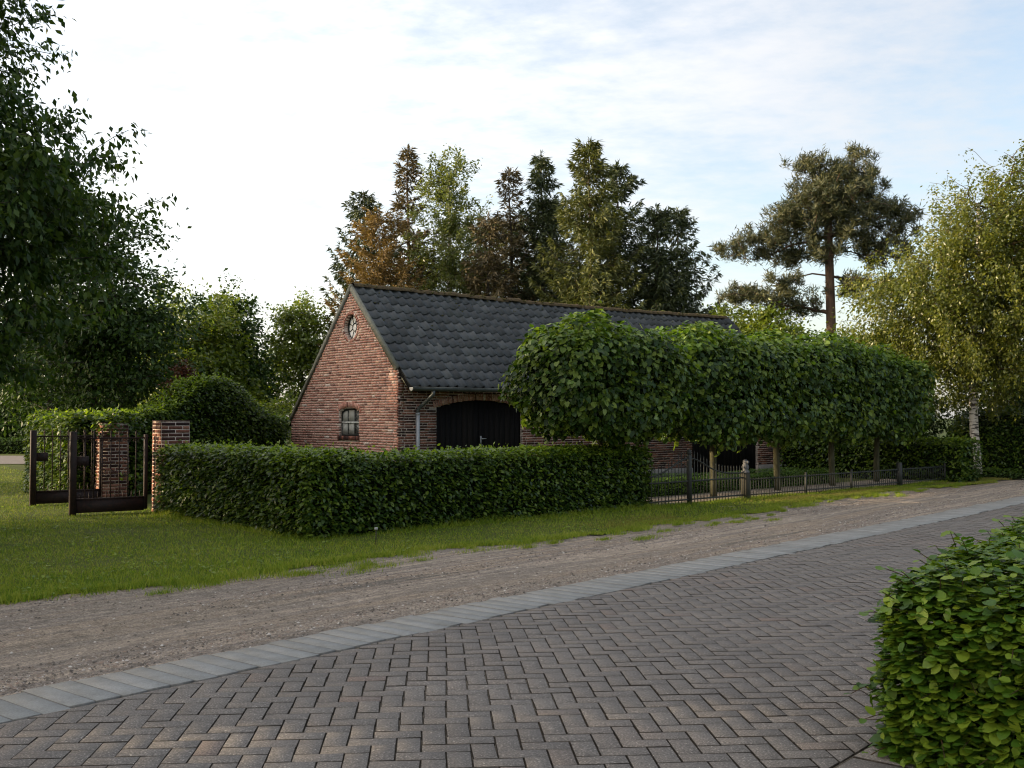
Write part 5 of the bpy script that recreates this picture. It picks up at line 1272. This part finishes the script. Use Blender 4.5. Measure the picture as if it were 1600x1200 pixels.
# pine
def pine_tree():
    r = np.random.default_rng(90); root = thing("pine_tree", "spreading pine with a bare trunk right of the barn", "tree", (9.95, 34, 0))
    ells = [E((0.3, 0, 8.0), (1.65, 1.5, 1.35)), E((-0.35, 0, 9.25), (0.85, 0.8, 0.55)), E((0.75, 0, 9.35), (0.8, 0.8, 0.6)), E((1.3, 0.2, 8.75), (0.8, 0.8, 0.5)), E((-1.15, -0.2, 7.75), (1.1, 1.1, 0.7)), E((-1.75, 0, 7.05), (1.0, 0.9, 0.5)), E((-2.75, 0, 6.75), (0.95, 0.8, 0.36)), E((-0.8, 0.2, 6.6), (1.4, 1.4, 0.36)), E((2.0, 0, 7.7), (0.9, 0.9, 0.8)), E((1.6, 0, 6.7), (1.1, 1.0, 0.45)), E((-2.2, 0, 5.3), (1.75, 1.1, 0.30)), E((-0.9, 0.4, 5.0), (1.2, 1.0, 0.26)), E((-1.6, -0.3, 5.75), (1.0, 0.8, 0.2)), E((1.2, 0, 5.6), (1.3, 1.2, 0.36))]
    nodes = in_ellipsoids(r, 900, ells, 0.46)
    t = np.linspace(0, 1, 8); tr = np.stack([0.05*np.sin(t*4), 0*t, t*8.3], -1)
    P, par, cn = skeleton(r, nodes, tr, 0.25); mb, lb = MB(), MB(); branch_mesh(r, P, par, cn, 8, 0.19, 0.012, mb, lb); mb.build("trunk", M['barkpine'], root, True); lb.build("branches", M['barkpine'], root, True)['kind'] = 'stuff'
    X = P[8:]; per = 70; rep = np.repeat(np.arange(len(X)), per); m = len(rep)
    dd = nrm(r.normal(0, 1, (m, 3))*np.array([1, 1, 0.7])+np.array([0, 0, 0.75]))
    pos = X[rep]+r.normal(0, 0.07, (m, 3))*np.array([1, 1, 1.2]); leaves("crown", pos, r.normal(0, 1, (m, 3)), dd, 0.19*r.uniform(.7, 1.2, m), NEEDLE, M['pine'], root, 'stuff')
pine_tree()
# right birch
broadleaf("birch_tree", "large weeping birch filling the right edge", (11.75, 27.5), 9.2, 0.13,
          [E((1.2, 0.4, 5.2), (3.1, 2.6, 3.2)), E((-0.6, 0, 4.6), (2.5, 2.0, 2.2)), E((-2.0, 0.2, 4.2), (1.5, 1.3, 1.5)), E((1.9, 0, 7.4), (1.6, 1.5, 1.7)), E((0.2, 0, 6.5), (1.7, 1.5, 1.3)), E((0.3, -0.3, 3.1), (3.2, 1.8, 1.2)), E((2.6, 0, 4.0), (1.8, 1.6, 2.2))], 1700, 112, 0.078, M['birch'], M['birchbark'], 91, spread=0.16, hang=0.85, droop=0.9, shell=0.45, trunktop=0.75, tpl=T2)
for i, (x, y, h_, rr, lab) in enumerate([(7.9, 33, 5.0, 1.1, "bright green young tree below the pine's lowest boughs"), (6.9, 34, 5.1, 0.8, "small bright tree just past the barn's roof end"), (9.9, 31.5, 4.0, 1.0, "light green shrub at the foot of the pine trunk"), (12.2, 36, 4.6, 1.4, "yellow green tree between pine trunk and right birch")]):
    broadleaf("young_tree", lab, (x, y), h_, 0.06, [E((0, 0, h_*0.62), (rr*1.15, rr, h_*0.38))], 260, 110, 0.11, M['yellowleaf'], M['bark'], 92+i, spread=0.17)
broadleaf("dark_shrub", "dark evergreen shrub between the limes and the birch trunk", (11.2, 31.5), 2.9, 0.06, [E((0, 0, 1.5), (1.5, 1.1, 1.3))], 190, 70, 0.10, M['darkleaf'], M['bark'], 97, spread=0.2, cat="shrub")
broadleaf("dark_shrub", "dark evergreen shrub right of the birch trunk", (14.6, 31), 3.6, 0.06, [E((0, 0, 1.8), (2.2, 1.3, 1.7))], 230, 70, 0.11, M['darkleaf'], M['bark'], 98, spread=0.24, cat="shrub")

# ================================================================== GRASS
def grass(seed, n, sampler, h0, h1, wd):
    r = np.random.default_rng(seed); xy = sampler(r, n); n = len(xy)
    h = r.uniform(h0, h1, n)*(0.75+0.35*fbm(xy[:, 0], xy[:, 1], 2.0, 15)); th = r.uniform(0, 6.28, n); ln = r.normal(0, 0.55, (n, 2))*h[:, None]
    wv = np.stack([np.cos(th), np.sin(th)], -1)*(wd*r.uniform(.7, 1.3, n))[:, None]
    z0 = np.zeros(n)
    a_ = np.concatenate([xy-wv, z0[:, None]-0.005], -1); b_ = np.concatenate([xy+wv, z0[:, None]-0.005], -1); c_ = np.concatenate([xy+ln, (h*0.9+0.01)[:, None]], -1)
    return np.stack([a_, b_, c_], 1).reshape(-1, 3)
def inside_hedges(xy):
    bad = np.zeros(len(xy), bool)
    for A, B, th in (((-2.48, 13.2), (2.35, 18.2), 0.85), ((-5.35, 16.75), (-2.48, 13.2), 0.85)):
        A, d, n_, L = frame(A, B); q = xy-A; a_ = q@d; b_ = q@n_; bad |= (a_ > 0.1) & (a_ < L-0.1) & (b_ > 0.12) & (b_ < th-0.1)
    q = xy-F0; bad |= ((q@FN) > 0.1) & ((q@FD) > -0.5)
    q = xy-np.array([-2.48, 13.2]); bad |= ((q@HD) > 0.2) & ((q@np.array([-HD[1], HD[0]])) > 0.8) & (xy[:, 0] > -5.4-0.62*(xy[:, 1]-17))
    bad |= (xy[:, 1] > 33.6) & (xy[:, 0] < -14)
    return bad
def samp_lawn(r, n):
    y = 8.0*(36/8.0)**(r.random(n)**1.15); x = y*r.uniform(-0.53, 0.53, n); xy = np.stack([x, y], -1); u, v = xy2uv(x, y)
    t = lawn_edge(u)-v; keep = (t > -0.02-0.10*r.random(n)**3) & ~inside_hedges(xy); return xy[keep]
Vg = [grass(200, 520000, samp_lawn, 0.018, 0.058, 0.0042)]
def samp_edge(r, n):
    u = 1+26*r.random(n); t = r.normal(0.03, 0.07, n); v = lawn_edge(u)-t; xy = uv2xy(u, v); return xy[~inside_hedges(xy)]
Vg.append(grass(201, 26000, samp_edge, 0.03, 0.075, 0.004))
def samp_tuft(r, n):
    k = 120; cu = r.uniform(3, 24, k); cv = lawn_edge(cu)+np.abs(r.normal(0.05, 0.35, k)); i_ = r.integers(0, k, n); sp_ = r.uniform(0.02, 0.09, k)[i_]
    return uv2xy(cu[i_]+r.normal(0, 1.8, n)*sp_, cv[i_]+r.normal(0, 0.7, n)*sp_)
Vg.append(grass(202, 17000, samp_tuft, 0.02, 0.06, 0.003))
def samp_foot(r, n):
    out = []
    for A, B in (((-2.48, 13.2), (2.35, 18.2)), ((-5.35, 16.75), (-2.48, 13.2)), (tuple(fp(-0.1)), tuple(fp(10.6)))):
        A, d, n_, L = frame(A, B); m = int(n*L/23); out.append(A+d*(r.random(m)*L)[:, None]+n_*r.normal(-0.02, 0.06, m)[:, None])
    return np.concatenate(out)
Vg.append(grass(203, 16000, samp_foot, 0.04, 0.13, 0.004))
def samp_dry(r, n):
    u = 12+16*r.random(n)**0.8; t = np.abs(r.normal(0, 0.40, n))-0.05; v = lawn_edge(u)-t; xy = uv2xy(u, v)
    return xy[~inside_hedges(xy) & (fbm(u, v, 1.1, 61) > -0.25)]
Vd = grass(204, 60000, samp_dry, 0.025, 0.06, 0.004)
o = link("dry_grass", mesh_np("dry_grass", Vd, np.arange(len(Vd)).reshape(-1, 3), M['grassdry'])); tag(o, "dry yellowed grass along the verge before the fence", "grass", kind='stuff')
Vg = np.concatenate(Vg)
o = link("grass", mesh_np("grass", Vg, np.arange(len(Vg)).reshape(-1, 3), M['grass'])); tag(o, "short green grass of the lawn and verge", "grass", kind='stuff')

r = np.random.default_rng(210)
wp_ = samp_lawn(r, 9000)[:900]; kk = 4; q = np.repeat(wp_, kk, 0)+r.normal(0, 0.02, (len(wp_)*kk, 2)); m = len(q); th = r.uniform(0, 6.28, m)
leaves("weeds", np.concatenate([q, r.uniform(0.012, 0.04, (m, 1))], -1), r.normal(0, .35, (m, 3))+np.array([0, 0, 1.]), np.stack([np.cos(th), np.sin(th), 0.25+0*th], -1), r.uniform(0.02, 0.05, m), T4, M['beech_young_lit'], None, 'stuff')
S.objects[-1]["label"] = "clover and broad leaved weeds in the lawn"; S.objects[-1]["category"] = "weeds"
tris = sum(sum(len(p.vertices)-2 for p in m_.polygons) if len(m_.polygons) < 3000 else len(m_.polygons)*2 for m_ in bpy.data.meshes)
print("approx unique tris", tris, "objects", len(S.objects))
